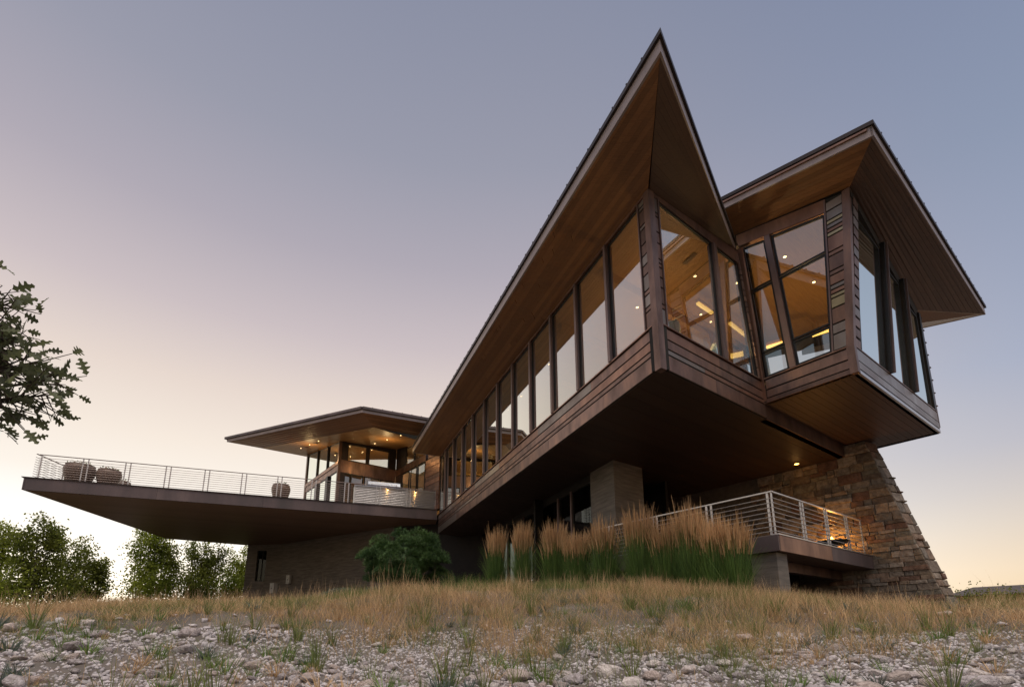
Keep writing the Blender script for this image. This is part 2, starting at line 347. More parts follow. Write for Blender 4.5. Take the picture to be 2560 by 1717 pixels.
def window(parent, pts, inn, mat='glass', fw=.045, fd=.05):
    """pane + dark frame around polygon pts (world), inn = inward normal"""
    pts = [V(p) for p in pts]; inn = V(inn)
    if len(pts) == 4:                       # keep every pane flat
        pn = (pts[1]-pts[0]).cross(pts[2]-pts[0]).normalized(); pts[3] = pts[3]-inn*((pts[3]-pts[0]).dot(pn)/inn.dot(pn))
    c = sum(pts, V())/len(pts)
    f = MB(); n = len(pts)
    ins = []
    for i in range(n):
        d0 = (pts[i-1]-pts[i]).normalized(); d1 = (pts[(i+1) % n]-pts[i]).normalized()
        sn = max(.2, d0.cross(d1).length); ins.append(pts[i]+(d0+d1)*fw/sn)
    for i in range(n):
        j = (i+1) % n
        f.loft([pts[i], pts[j], ins[j], ins[i]], [p+inn*fd for p in (pts[i], pts[j], ins[j], ins[i])])
    fo = f.build('window_frame', M['black'], parent)
    MB().prism([p+inn*fd*.45 for p in ins], inn*.012).build('pane', M[mat], fo)
def lampdisc(p, label, r=.06, mat='lamp', grp=None, nrm=(0, 0, -1), cat='light'):
    t = thing('ceiling_light', p, label, cat, grp); p = V(p)
    MB().lathe(p-Z*.012, [(r*1.35, 0), (r*1.35, .012), (r, .012)], 14).build('trim_ring', M['black'], t)
    MB().lathe(p-Z*.018, [(r*.9, 0), (r, .006)], 14).build('lamp', M[mat], t)
    return t
def point(p, e, col=(1, .66, .3), r=.12, name='lamp_light'):
    l = bpy.data.lights.new(name, 'POINT'); l.energy = e; l.color = col; l.shadow_soft_size = r
    o = bpy.data.objects.new(name, l); C.objects.link(o); o.location = p

# ------------------------------------------------------------------ prow wing
wing = thing('prow_house_wing', (3, 14, 5.6), 'long copper clad glass wing ending in a sharp pointed roof', 'house wing')
ZB, ZS, ZT = 5.62, 6.67, 10.04
zs_ = [ZB, 6.01, 6.145, 6.385, 6.66]
# dark core behind the apron strips and the sill cap
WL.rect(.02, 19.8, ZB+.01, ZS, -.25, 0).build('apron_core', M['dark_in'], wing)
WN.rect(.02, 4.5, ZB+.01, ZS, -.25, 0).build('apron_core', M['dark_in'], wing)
strips(wing, WL, .11, 19.8, zs_, 3.6)
strips(wing, WN, .11, 4.46, zs_, 3.2)
WL.rect(.11, 19.8, ZS, ZS+.03, -.05, .06).build('sill', M['copper_rose'], wing)
WN.rect(.11, 4.44, ZS, ZS+.03, -.05, .06).build('sill', M['copper_rose'], wing)
# corner post
pp = [N+nL*.07+nF*.07, N+nL*.07+e1*.11, N+e1*.11+e2*.11, N+nF*.07+e2*.11]
MB().prism([p+Z*5.575 for p in pp], Z*(10.12-5.575)).build('corner_post', M['copper'], wing)
WL.rect(.11, .44, ZS+.03, 10.12, -.2, -.005).build('post_core', M['dark_in'], wing)
WN.rect(.11, .34, ZS+.03, 10.12, -.2, -.005).build('post_core', M['dark_in'], wing)
ladder(wing, WL, .125, .36, .125, .36, ZS+.04, 10.08, .02)
ladder(wing, WN, .125, .29, .125, .29, ZS+.04, 10.08, .02)
for W_, a in ((WL, .37), (WN, .295)):
    W_.rect(a, a+.035, ZS+.03, ZT+.03, -.05, .05).build('edge_trim', M['mullion'], wing)
# long wall mullions and windows
ms_ = [1.85+1.66*k for k in range(11)]
edges = [.41]+ms_+[19.75]
for m_ in ms_: WL.rect(m_-.05, m_+.05, ZS+.03, ZT+.02, -.12, .09).build('mullion', M['mullion'], wing)
for i in range(len(edges)-1):
    a = edges[i]+(.052 if i else 0); b = edges[i+1]-.052
    window(wing, [WL(a, ZS+.032), WL(b, ZS+.032), WL(b, ZT), WL(a, ZT)], -nL)
WL.rect(.11, 19.8, ZT+.02, 10.13, -.1, .05).build('head_trim', M['copper_rose'], wing)
# end face windows, right edge leans
WN.poly([(2.58, ZS+.03), (2.72, ZS+.03), (2.72, ZT), (2.58, ZT)], -.12, .07).build('mullion', M['mullion'], wing)
window(wing, [WN(.335, ZS+.032), WN(2.575, ZS+.032), WN(2.575, ZT), WN(.335, ZT)], -nF)
window(wing, [WN(2.725, ZS+.032), WN(4.24, ZS+.032), WN(3.82, ZT), WN(2.725, ZT)], -nF)
WN.poly([(.11, ZT+.005), (3.95, ZT+.005), (3.9, 10.43), (.11, 10.15)], -.1, .03).build('head_panel', M['copper'], wing)
# leaning jamb with stepped shingles, then the nook post
WN.poly([(4.25, ZS+.03), (4.45, ZS+.03), (4.07, 10.4), (3.83, 10.4)], -.15, .01).build('jamb_core', M['dark_in'], wing)
z = ZS+.05; k = 0
while z < 9.9:
    h = rnd.choice([.16, .3, .22]); t = (z-ZS)/3.4
    WN.poly([(4.27-.42*t, z), (4.33-.42*t, z), (4.33-.42*(t+h/3.4), z+h-.03), (4.27-.42*(t+h/3.4), z+h-.03)], .01, .05).build('copper_shingle', M['copper'], wing)
    z += h
MB().beam(WN(4.47, 6.03, .05), WN(4.02, 10.55, .05), .11, .11, nF).build('nook_post', M['copper_rose'], wing)
# roof: tip, long left edge, right edge to the nook
AP = V((2.75, 7.55, 0)); LE = AP+e1*23.08; KR = V((6.38, 12.95, 0)); er = (KR-AP).normalized()
ZR0, ZR1, ZR2 = 10.46, 10.74, 10.85
back = CF+e2*7+e1*.2
nr = V((er.y, -er.x, 0))
inset = [AP-nL*.06-nr*.06+(e1+er).normalized()*.02, LE-nL*.05, back, K+e2*3+e1*1.5, KR-nr*.05]
FH = .30
MB().prism([p+Z*ZR0 for p in (AP, LE)]+[LE-nL*.06+Z*ZR0, AP+e1*.15+er*.10+Z*ZR0], Z*(ZR1-ZR0)).build('fascia', M['fascia'], wing)
MB().prism([AP+Z*ZR0, AP+e1*.15+er*.10+Z*ZR0, KR-nr*.07+Z*ZR0, KR+Z*ZR0], Z*(ZR1-ZR0)).build('fascia', M['fascia'], wing)
lip = [AP+(-e1-er).normalized()*.12, LE+nL*.05, back, K+e2*3+e1*1.5, KR+nr*.05]
MB().prism([p+Z*(ZR1+.005) for p in lip], Z*.105).build('roof', M['fascia_dark'], wing)
for i in range(1, 44):
    p = AP+e1*(.525*i-.02); q = p+e2*6
    tmax = 6 if i > 14 else .7
    MB().beam(p+nL*.04+Z*10.885, p+e2*tmax+Z*10.885, .03, .07).build('roof_seam', M['fascia_dark'], wing)
for i in range(1, 12):
    p = AP+er*(.54*i-.03)
    MB().beam(p+nr*.04+Z*10.885, p-nr*.5+Z*10.885, .03, .07).build('roof_seam', M['fascia_dark'], wing)
# soffits (mitred)
A_l = AP+Z*(ZR0+.012)-nL*0; LE_l = LE+Z*(ZR0+.012)
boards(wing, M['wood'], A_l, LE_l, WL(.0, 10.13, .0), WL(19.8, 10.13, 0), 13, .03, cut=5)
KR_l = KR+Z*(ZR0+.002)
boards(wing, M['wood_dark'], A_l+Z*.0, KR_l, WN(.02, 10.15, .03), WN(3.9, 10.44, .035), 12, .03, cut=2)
# closing end of the eave, ceiling and floor inside, underside
MB().prism([LE+Z*ZR0, CF+Z*10.13, CF+Z*ZR1, LE+Z*ZR1], e1*.06).build('eave_end', M['fascia'], wing)
inner = [N+e1*.07+e2*.07, CF-e1*.05+e2*.07, CF+e2*9.2-e1*.05, N+e2*9.2+e1*3.2, K+e1*.6+e2*.2, K+e1*.09-e2*.2]
MB().prism([p+Z*10.14 for p in inner], Z*.1).build('ceiling', M['wood_warm'], wing, uvd=(e1, e2))
MB().prism([p+Z*6.5 for p in inner], Z*.1).build('floor', M['floor_int'], wing)
Wbk = Wall(N+e2*9.0, e1, nL)
for a0, a1 in ((3.2, 5.4), (9.0, 13.6), (16.5, 19.7)): Wbk.rect(a0, a1, 6.6, 10.14, -.1, .1).build('back_wall', M['plaster'], wing)
for a0 in (5.4, 7.2, 13.6, 15.05):
    a1 = {5.4: 7.15, 7.2: 9.0, 13.6: 15.0, 15.05: 16.5}[a0]
    window(wing, [Wbk(a0, 6.62), Wbk(a1, 6.62), Wbk(a1, 10.1), Wbk(a0, 10.1)], nL*-1)
Wen = Wall(CF-e1*.15, e2, nF)
Wen.rect(.2, 2.2, 6.6, 10.14, 0, .1).build('end_wall', M['plaster'], wing)
Wen.rect(2.2, 9.2, 6.6, 10.14, -.1, .0).build('end_wall', M['wood_warm'], wing, uvd=(e2, Z))
for (s1_, s2_) in ((2.6, 5.6), (5.2, 6.2), (8.4, 6.4), (3.6, 7.6), (11.5, 6.4)):
    p = N+e1*s1_+e2*s2_
    MB().box(p+Z*6.6, .22, .22, 3.54, e1).build('timber_post', M['wood_warm'], wing, uvd=(Z, e1))
for s1_ in (2.6, 5.4, 8.4, 11.5):
    MB().beam(N+e1*s1_+e2*.5+Z*9.99, N+e1*s1_+e2*8.9+Z*9.99, .16, .26).build('timber_beam', M['wood_warm'], wing, uvd=(e2, Z))
under = [N+e1*.05+e2*.05, CF, CF+e2*12, N+e2*12+e1*1.0, N+e2*10.3]
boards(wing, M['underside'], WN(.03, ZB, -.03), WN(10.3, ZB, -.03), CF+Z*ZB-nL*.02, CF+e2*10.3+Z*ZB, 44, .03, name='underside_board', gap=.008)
MB().prism([p+Z*(ZB+.04) for p in under], Z*.3).build('floor_deck', M['dark_in'], wing)
WN.rect(4.5, 10.3, ZB, 6.0, -.2, .0).build('edge_beam', M['copper'], wing)

# ------------------------------------------------------------------ bay wing
bay = thing('corner_bay_wing', (9, 14, 6), 'angular copper bay with leaning glass under a flat flaring roof', 'house wing')
B0 = K-e4*2.22
ZBB = 6.01
zb = [ZBB+.12, 6.37, 6.66]
WB.rect(.12, 2.2, ZBB+.02, ZS, -.25, 0).build('apron_core', M['dark_in'], bay)
strips(bay, WB, .13, 2.12, zb, 9)
WB.rect(.1, 2.22, ZBB, ZBB+.11, -.1, .02).build('base_trim', M['copper'], bay)
WB.rect(.1, 2.15, ZS, ZS+.03, -.05, .05).build('sill', M['copper_rose'], bay)
WR = Wall(B0, e2, nF)
WR.rect(.02, 6.25, ZBB+.02, ZS, -.25, 0).build('apron_core', M['dark_in'], bay)
for (a, b) in ((.1, 3.3), (3.3, 6.22)):
    WR.rect(a+.003, b-.003, 6.35, 6.655, 0, .035).build('copper_panel', M['copper_grey'], bay)
for (a, b) in ((.1, 4.1), (4.1, 6.22)):
    WR.rect(a+.003, b-.003, 6.13, 6.325, 0, .035).build('copper_panel', M['copper_grey'], bay)
WR.rect(.05, 6.25, ZBB, 6.10, -.1, .03).build('base_trim', M['steel'], bay)
WR.rect(.1, 6.25, ZS, ZS+.03, -.05, .05).build('sill', M['copper'], bay)
# corner post: vertical below the sill, leaning out above
q0 = [B0+nF*.05-e2*.05, B0-e2*.05-nF*.12, B0+e2*.09-nF*.10, B0+e2*.09+nF*.05]
d_ = -e4*.44
MB().loft([p+Z*5.99 for p in q0], [p+Z*6.68 for p in q0]).build('corner_post', M['copper'], bay)
MB().loft([p+Z*6.68 for p in q0], [p+d_+Z*10.75 for p in q0]).build('corner_post', M['copper'], bay)
# left face of the bay: header, leaning mullion, transoms, ladder of panels
hd = lambda s: 11.31-.225*(s)
WB.poly([(-.2, hd(-.2)-.37), (2.13, hd(2.13)-.37), (2.15, hd(2.15)), (-.2, hd(-.2))], -.1, .03).build('head_panel', M['copper_rose'], bay)
WB.poly([(-.1, ZS+.03), (.20, ZS+.03), (-.02, 10.95), (-.25, 10.95)], -.2, -.12).build('jamb_core', M['black'], bay)
sl_ = lambda z, a, b: a+(b-a)*(z-6.7)/(10.75-6.7)
def wbq(a0b, a1b, a0t, a1t, z0, z1): return [WB(sl_(z0, a0b, a0t), z0), WB(sl_(z0, a1b, a1t), z0), WB(sl_(z1, a1b, a1t), z1), WB(sl_(z1, a0b, a0t), z1)]
for z0, z1 in ((6.72, 7.42), (7.45, 9.37), (9.40, 10.60)):
    up = z1 > 10
    qs = wbq(.17, .77, -.08, .56, z0, z1)
    if up: qs[2] = WB(sl_(10.74, .77, .56), 10.72); qs[3] = WB(sl_(10.86, .17, -.08), 10.88)
    window(bay, qs, e2, fw=.05)
    qs = wbq(.95, 1.78, .73, 2.10, z0, z1)
    if up: qs[2] = WB(2.08, 10.44); qs[3] = WB(sl_(10.7, .95, .73), 10.73)
    window(bay, qs, e2, fw=.05)
WB.poly([(.79, 6.7), (.94, 6.7), (.72, 10.75), (.57, 10.78)], -.1, .06).build('mullion', M['mullion'], bay)
WB.poly([(1.79, 6.7), (2.2, 6.7), (2.62, 10.72), (2.11, 10.85)], -.2, -.005).build('post_core', M['dark_in'], bay)
ladder(bay, WB, 2.16, 2.52, 1.84, 2.13, ZS+.04, 10.72, .03, brass=.25)
WB.poly([(1.785, 6.7), (1.825, 6.7), (2.15, 10.8), (2.11, 10.8)], -.05, .04).build('edge_trim', M['mullion'], bay)
# right face: ruled surface between sill line and a tilted head line
Sb = lambda t: B0+e2*(6.3*t)+Z*(ZS+.03)
Bt = V((8.33, 10.90, 10.62)); Et = V((13.05, 15.13, 9.90))
St = lambda t: Bt.lerp(Et, t)
pr = lambda t, k: Sb(t).lerp(St(t), k)
for a, b in ((.085, .345), (.385, .635), (.675, .94)):
    window(bay, [pr(a, 0), pr(b, 0), pr(b, .965), pr(a, .965)], -nF, fw=.06)
for t in (.365, .655):
    A_ = pr(t, 0); B_ = pr(t, 1.02)
    MB().beam(A_+nF*.03, B_+nF*.03, .10, .16, nF).build('mullion', M['black'], bay); MB().beam(A_+nF*.10+e2*.055, B_+nF*.10+e2*.055, .025, .12, nF).build('mullion_cap', M['mullion'], bay)
MB().beam(pr(.965, 0), pr(.965, 1.02), .16, .12, nF).build('mullion', M['black'], bay)
MB().beam(pr(.992, -.16), pr(.992, 1.03), .07, .09, nF).build('end_post', M['copper'], bay)
for i in range(15):
    k0 = i/15+.004; k1 = (i+1)/15-.012
    MB().loft([pr(.018, k0)+nF*.01, pr(.066, k0)+nF*.01, pr(.066, k1)+nF*.01, pr(.018, k1)+nF*.01], [p+nF*.03 for p in (pr(.018, k0), pr(.066, k0), pr(.066, k1), pr(.018, k1))]).build('copper_panel', M[rnd.choice(['copper', 'copper_grey'])], bay)
    if i % 2 == 0: MB().beam(pr(.985, k1)+nF*.05, pr(.998, k1)+nF*.05, .02, .06, nF).build('copper_shingle', M['copper'], bay)
MB().loft([pr(.01, 0), pr(.08, 0), pr(.08, 1), pr(.01, 1)], [p-nF*.15 for p in (pr(.01, 0), pr(.08, 0), pr(.08, 1), pr(.01, 1))]).build('post_core', M['dark_in'], bay)
MB().loft([St(0)+Z*-.1, St(1)+Z*-.1, St(1)+Z*.35, St(0)+Z*.25], [p-nF*.12 for p in (St(0)+Z*-.1, St(1)+Z*-.1, St(1)+Z*.35, St(0)+Z*.25)]).build('head_panel', M['dark_in'], bay)
# roof
CB = V((8.05, 9.57, 0)); SLP = .195
rz = lambda p: 11.2+SLP*((p-CB).dot(e4))
RB = V((16.46, 16.38, 0))
CL = CB+e4*4.6; RR = RB+e4*2.9
mid = RB+e4*9; mid2 = CB+e4*9+e2*1.5
def rp(p, dz): return p+Z*(rz(p)+dz)
lipb = [CB-e2*.05-e4*.05, RB-e4*.05+e2*.05, RB+e4*8+e2*.05, CB+e4*8-e2*.05]
MB().loft([rp(p, -.10) for p in lipb], [rp(p, 0) for p in lipb]).build('roof', M['fascia_dark'], bay)
for a, b, ins in ((CB, CL, e2*.05), (CB, RB, e4*.05), (RB, RB+e4*6, -e2*.05)):
    MB().loft([rp(a, -.36), rp(b, -.36), rp(b, -.36)+ins, rp(a, -.36)+ins], [rp(a, -.105), rp(b, -.105), rp(b, -.105)+ins, rp(a, -.105)+ins]).build('fascia', M['fascia'], bay)
MB().beam(rp(CB-e2*.02+e4*.1, -.17), rp(CL-e2*.02, -.17), .05, .05).build('drip_edge', M['copper_rose'], bay)
for i in range(1, 20):
    p = CB.lerp(RB, .545*i/10.85)
    MB().beam(rp(p-e4*.045, .035), rp(p+e4*1.2, .035), .03, .07).build('roof_seam', M['fascia_dark'], bay)
ptop = V((8.33, 10.90, 10.78))
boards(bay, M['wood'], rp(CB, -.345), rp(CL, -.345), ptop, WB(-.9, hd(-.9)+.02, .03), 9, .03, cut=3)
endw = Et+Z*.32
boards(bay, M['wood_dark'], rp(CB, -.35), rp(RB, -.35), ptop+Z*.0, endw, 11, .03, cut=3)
rear = RB+e4*2.1
MB().prism([endw, rp(RB, -.35), rp(rear, -.35), pr(1, 1)+e4*.9+Z*.1], Z*.03).build('rear_soffit', M['wood'], bay, uvd=(e2, e4))
# bay underside, floor, inner ceiling, rear corner wall
BE = B0+e2*6.3
und = [B0, BE, BE+e4*7, K+e4*4.8]
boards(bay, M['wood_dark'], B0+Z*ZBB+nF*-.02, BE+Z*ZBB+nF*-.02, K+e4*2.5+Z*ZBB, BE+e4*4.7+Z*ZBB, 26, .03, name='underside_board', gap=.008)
MB().prism([p+Z*(ZBB+.04) for p in und], Z*.45).build('floor_deck', M['dark_in'], bay)
Wb2 = Wall(BE, e4, e2)
Wb2.rect(.05, 5, ZBB, 9.8, -.2, -.02).build('side_wall', M['copper'], bay)
bi = [B0-e4*.36+e2*.03, BE+e4*.02-e2*.03, BE+e4*7, K+e4*7+e2*.03]
MB().prism([bi[0]+Z*10.62, bi[1]+Z*10.2, bi[2]+Z*11.6, bi[3]+Z*12.2], Z*.1).build('ceiling', M['wood_warm'], bay, uvd=(e2, e4))
# ------------------------------------------------------------------ stuff inside the glass rooms
def sofa(p, a, label):
    t = thing('armchair', p, label, 'armchair'); p = V(p); d = az(a); s = V((d.y, -d.x, 0))
    MB().box(p+Z*.12, .8, .8, .32, d).build('seat', M['sofa'], t, bevel=.04)
    b = MB(); n = 9
    pts0, pts1 = [], []
    for i in range(n):
        x = -1+2*i/(n-1); h = .98-.3*abs(x)**3
        pts0.append(p-d*(.38-.10*x*x)+s*x*.46+Z*.12); pts1.append(p-d*(.46-.12*x*x)+s*x*.46+Z*h)
    for i in range(n-1): b.loft([pts0[i], pts0[i+1], pts0[i+1]+d*.12, pts0[i]+d*.12], [pts1[i], pts1[i+1], pts1[i+1]+d*.12, pts1[i]+d*.12])
    b.build('backrest', M['sofa'], t)
    for k in (-1, 1): MB().box(p+s*k*.42+Z*.12, .8, .12, .5, d).build('armrest', M['sofa'], t, bevel=.03)
    for k in (-1, 1):
        for j in (-1, 1): MB().box(p+s*k*.34+d*j*.32, .05, .05, .13, d).build('leg', M['black'], t)
    c = MB().loft([p+d*.02+s*-.24+Z*.44, p+d*.02+s*.24+Z*.44, p-d*.10+s*.24+Z*.44, p-d*.10+s*-.24+Z*.44], [p-d*.2+s*-.2+Z*.98, p-d*.2+s*.2+Z*1.02, p-d*.3+s*.2+Z*1.02, p-d*.3+s*-.2+Z*.98])
    c.build('cushion', M['cushion'], t)
sofa(N+e1*.95+e2*1.15+Z*6.6, -60, 'grey green upholstered armchair just behind the pointed corner glass')
sofa(N+e1*.85+e2*3.0+Z*6.6, -60, 'grey green armchair with pale cushion near the nook post')
dl = [((5.29, 13.33), 'bright recessed downlight behind the large end window'), ((6.10, 15.19), 'recessed downlight deep in the end room, left one of the pair'), ((6.57, 15.60), 'recessed downlight deep in the end room, right one of the pair'),
      ((3.96, 14.8), 'recessed downlight behind the first long wall pane'), ((1.43, 18.35), 'recessed downlight behind the fifth long wall pane'), ((.41, 21.07), 'recessed downlight behind the seventh long wall pane'), ((-.13, 22.43), 'recessed downlight behind the eighth long wall pane'), ((-.72, 23.82), 'recessed downlight behind the ninth long wall pane'), ((-1.42, 25.58), 'recessed downlight behind the tenth long wall pane')]
for (x, y), lb in dl: lampdisc((x, y, 10.135), lb, .045, grp='recessed lights in the long glass wing')
lampdisc((7.75, 13.0, 10.50), 'recessed downlight behind the upper pane of the bay', .045, grp='recessed lights in the bay')
lampdisc((9.2, 14.13, 10.52), 'recessed downlight right of centre behind the bay glass', .045, grp='recessed lights in the bay')
def cove(a, b, z, label, dy=.07):
    t = thing('cove_light', (a[0], a[1], z), label, 'light', 'cove light strips inside the glass rooms'); a = V((*a, z)); b = V((*b, z))
    MB().beam(a+Z*.10, b+Z*.10, .12, .08).build('housing', M['wood_warm'], t, uvd=((b-a).normalized(), Z)); MB().beam(a, b, .09, dy).build('strip', M['cove'], t)
cove((5.58, 14.07), (6.2, 14.57), 9.76, 'glowing yellow cove strip nearest the pointed corner window', .07)
cove((6.96, 15.11), (7.78, 15.83), 9.76, 'glowing yellow cove strip behind the narrow end window', .07)
cove((7.8, 17.13), (8.17, 16.94), 9.76, 'short glowing cove strip low in the narrow end window', .2)
cove((8.82, 16.58), (9.3, 16.2), 9.76, 'glowing cove strip low behind the left bay pane', .07)
cove((10.0, 15.85), (10.6, 15.35), 9.76, 'glowing cove strip low behind the right bay pane', .07)
for p, e in (((4.7, 12.6, 7.9), 85), ((5.4, 15.0, 7.9), 95), ((7.6, 16.2, 8.0), 85), ((9.3, 14.6, 8.2), 62), ((3.0, 17.0, 7.9), 30), ((1.3, 20.6, 7.9), 28), ((-.6, 25.2, 7.9), 60)): point(p, e)
v_ = thing('ceiling_vent', (4.9, 12.6, 10.12), 'small dark slotted vent in the end room ceiling', 'vent')
MB().box((4.9, 12.6, 10.105), .45, .13, .03, e1).build('frame', M['black'], v_)

# ------------------------------------------------------------------ lower level under the wing
low = thing('lower_level_wall', (2.8, 17.7, 1.5), 'dark recessed lower glass wall under the long wing', 'wall')
P0 = V((2.72, 17.85, 0))
WW = Wall(P0-nL*.05, e1, nL)
WW.rect(0, 12, 5.35, ZB, -.1, 0).build('head_panel', M['dark_in'], low)
for a0, a1 in ((.0, 1.40), (1.5, 2.5), (2.6, 4.1), (4.2, 6.0), (6.1, 8.0), (8.1, 10)):
    window(low, [WW(a0, 2.45), WW(a1, 2.45), WW(a1, 5.35), WW(a0, 5.35)], -nL, 'glass_dark', .06)
for a in (1.45, 2.55, 4.15, 6.05, 8.05): WW.rect(a-.05, a+.05, 2.4, 5.35, -.1, .05).build('mullion', M['mullion'], low)
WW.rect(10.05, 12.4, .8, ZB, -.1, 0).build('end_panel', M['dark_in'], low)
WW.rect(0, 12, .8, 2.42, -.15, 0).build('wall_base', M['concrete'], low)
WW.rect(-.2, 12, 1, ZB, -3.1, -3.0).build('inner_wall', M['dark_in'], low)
# blind behind the first dark pane
bl = thing('window_blind', P0+Z*2.5, 'pale slatted blind behind the dark pane beside the concrete pillar', 'blind')
for i in range(17): WW.rect(.25, .95, 2.9+i*.1, 2.97+i*.1, -.22, -.2).build('slat', M['cushion'], bl)
pil = thing('concrete_pillar', (3.3, 16.4, 1.0), 'thick board formed concrete pillar holding up the pointed wing', 'pillar')
pc = V((3.28, 16.35, 0))
MB().prism([p+Z*.8 for p in (pc, pc+e1*1.5, pc+e1*1.5+e2*1.5, pc+e2*1.45)], Z*(ZB-.8)).build('shaft', M['concrete'], pil)
rec = thing('recessed_porch_wall', (6, 19, 1.5), 'black shadowed rear wall of the porch under the wing', 'wall')
Wp = Wall(pc+e2*1.4+e1*3.0, e2, nF)
for a0, a1 in ((0, 1.4), (1.5, 2.9), (3.0, 4.6), (4.7, 6.4)): window(rec, [Wp(a0, 2.45), Wp(a1, 2.45), Wp(a1, 5.3), Wp(a0, 5.3)], -nF, 'glass_dark', .06)
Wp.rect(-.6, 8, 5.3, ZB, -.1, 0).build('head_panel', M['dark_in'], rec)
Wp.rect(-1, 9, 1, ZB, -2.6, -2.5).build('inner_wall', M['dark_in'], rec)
# ------------------------------------------------------------------ stone buttress
WP = V((10.87, 15.92, 0))
WS = Wall(WP, e4, -e2)
rake = lambda z: -1.60+(z-.98)*(1.22/4.67)          # s of the leading arris at height z
but = thing('stone_buttress', (11.5, 15.2, .5), 'raked sandstone buttress wall carrying the corner bay', 'wall')
TH = .53
def skew(s): return e4*(-.12)
coreA = [WS(rake(.2)+.03, .2, -.03), WS(8.5, .2, -.03), WS(8.5, 6.0, -.03), WS(rake(6.0)+.03, 6.0, -.03)]
print('stones', 0) if 0 else None
MB().loft(coreA, [p+e2*(TH-.06)+e4*(-.1) for p in coreA]).build('mortar_core', M['mortar'], but)
srnd = random.Random(11)
def stone(pts, nout, d):
    j = lambda p: V(p)+V((srnd.uniform(-1, 1), srnd.uniform(-1, 1), srnd.uniform(-1, 1)))*.007
    c = sum((V(p) for p in pts), V())/len(pts); back_ = [V(p)-V(nout)*.12 for p in pts]
    mid_ = [j(p)+V(nout)*(d-.018) for p in pts]; fr_ = [j(p.lerp(c, min(.3, .02/max(.05, (p-c).length))))+V(nout)*(d+srnd.uniform(-.008, .012)) for p in map(V, pts)]
    b = MB(); n = len(pts)
    b.v = back_+mid_+fr_
    for r_ in (0, n):
        for i in range(n): k = (i+1) % n; b.f.append((r_+i, r_+k, r_+n+k, r_+n+i))
    b.f.append(tuple(range(2*n, 3*n))); b.f.append(tuple(range(n-1, -1, -1)))
    b.build('stone', M['stone'], but)
z = .35; nst = 0
while z < 5.95:
    h = srnd.choice([.10, .15, .2, .26, .31, .13]); h = min(h, 5.98-z)
    if 5.98-z-h < .1: h = 5.98-z
    s = 0; first = True; a = rake(z)
    smax = 3.0 if z > 2.3 else 1.0
    while a < smax:
        L = srnd.uniform(.2, .7)*(1.15 if h > .25 else 1); b_ = a+L
        rows = [(z, z+h)]
        if h > .24 and srnd.random() < .4: m_ = z+h*srnd.choice([.35, .5, .62]); rows = [(z, m_), (m_, z+h)]
        for (za, zb_) in rows:
            a0 = (rake(za) if first else a)+.008; a1 = (rake(zb_) if first else a)+.008
            d = srnd.choice([.0, .005, .015, .03, .01]) + (.035 if zb_-za < .13 and srnd.random() < .4 else 0)
            stone([WS(a0-.004, za+.002), WS(b_-.004, za+.002), WS(b_-.004, zb_-.002), WS(a1-.004, zb_-.002)], -e2, d); nst += 1
        a = b_; first = False
    z += h
# stones on the raked front face
z = .35; rn = (WS(rake(1), 1)-WS(rake(0), 0)).normalized()
nrk = rn.cross(e2*TH-e4*.12).normalized()
if nrk.dot(-e4) < 0: nrk = -nrk
while z < 5.95:
    h = srnd.uniform(.16, .42); zt = min(z+h, 5.97)
    A_ = WS(rake(z), z); B_ = WS(rake(zt), zt); ox = e2*TH-e4*.12
    f_ = srnd.choice([1, .55, .4, .65])
    for u0, u1 in ([(0, 1)] if f_ == 1 else [(0, f_), (f_, 1)]):
        g_ = .012
        d = srnd.choice([0, .01, .02]) + (.03 if srnd.random() < .15 else 0)
        stone([A_+ox*(u0+.01)+rn*g_, A_+ox*(u1-.01)+rn*g_, B_+ox*(u1-.01)-rn*g_, B_+ox*(u0+.01)-rn*g_], nrk, d)
    if srnd.random() < .38:
        u = srnd.uniform(.3, .8)
        p = A_+ox*u; MB().prism([p-ox*.22-nrk*.05, p+ox*.22-nrk*.05, p+ox*.2+nrk*.07, p-ox*.2+nrk*.06], Z*.03).build('ledge_stone', M['stone'], but)
    z = zt

# ------------------------------------------------------------------ lower terrace with railing
ZD = 2.39
ter = thing('lower_terrace', (6.3, 12.4, 1.0), 'small copper edged terrace between the tall grasses and stone wall', 'terrace')
T0 = V((6.28, 12.36, 0))
WTa = Wall(T0, e2, nF); WTb = Wall(T0, e4, -e2)
MB().prism([T0+Z*ZD, T0+e2*5.85+Z*ZD, T0+e2*5.85+e4*6+Z*ZD, T0+e4*6.5+Z*ZD], Z*-.08).build('slab', M['concrete'], ter)
WTa.rect(0, 2.9, 1.99, ZD-.02, -.05, .03).build('edge_panel', M['copper_rose'], ter)
WTa.rect(2.906, 5.8, 1.99, ZD-.02, -.05, .03).build('edge_panel', M['deck_metal'], ter)
WTb.rect(-.03, 6.5, 1.99, ZD-.02, -.05, .03).build('edge_panel', M['deck_metal'], ter)
WTa.rect(-.03, 5.82, ZD-.015, ZD+.012, -.1, .05).build('edge_trim', M['steel'], ter)
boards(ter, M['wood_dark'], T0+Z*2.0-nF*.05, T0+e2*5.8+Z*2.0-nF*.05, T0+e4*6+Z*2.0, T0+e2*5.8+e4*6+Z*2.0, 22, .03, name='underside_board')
WTa.rect(.6, 5.6, 1.72, 1.99, -1.0, -.8).build('beam', M['copper'], ter)
tcol = thing('terrace_column', (6.2, 12.7, .8), 'short square concrete column under the terrace corner', 'column')
MB().prism([p+Z*.5 for p in (T0+e4*.12-nF*.0+e2*.1, T0+e4*.75+e2*.1, T0+e4*.75+e2*.62, T0+e4*.12+e2*.62)], Z*1.48).build('shaft', M['concrete'], tcol)
und_w = thing('under_terrace_wall', (8.5, 16, .8), 'black shadowed wall below the terrace', 'wall')
Wall(T0+e4*2.2, e2, nF).rect(-.2, 6, .3, 2.0, -.1, 0).build('panel', M['dark_in'], und_w)
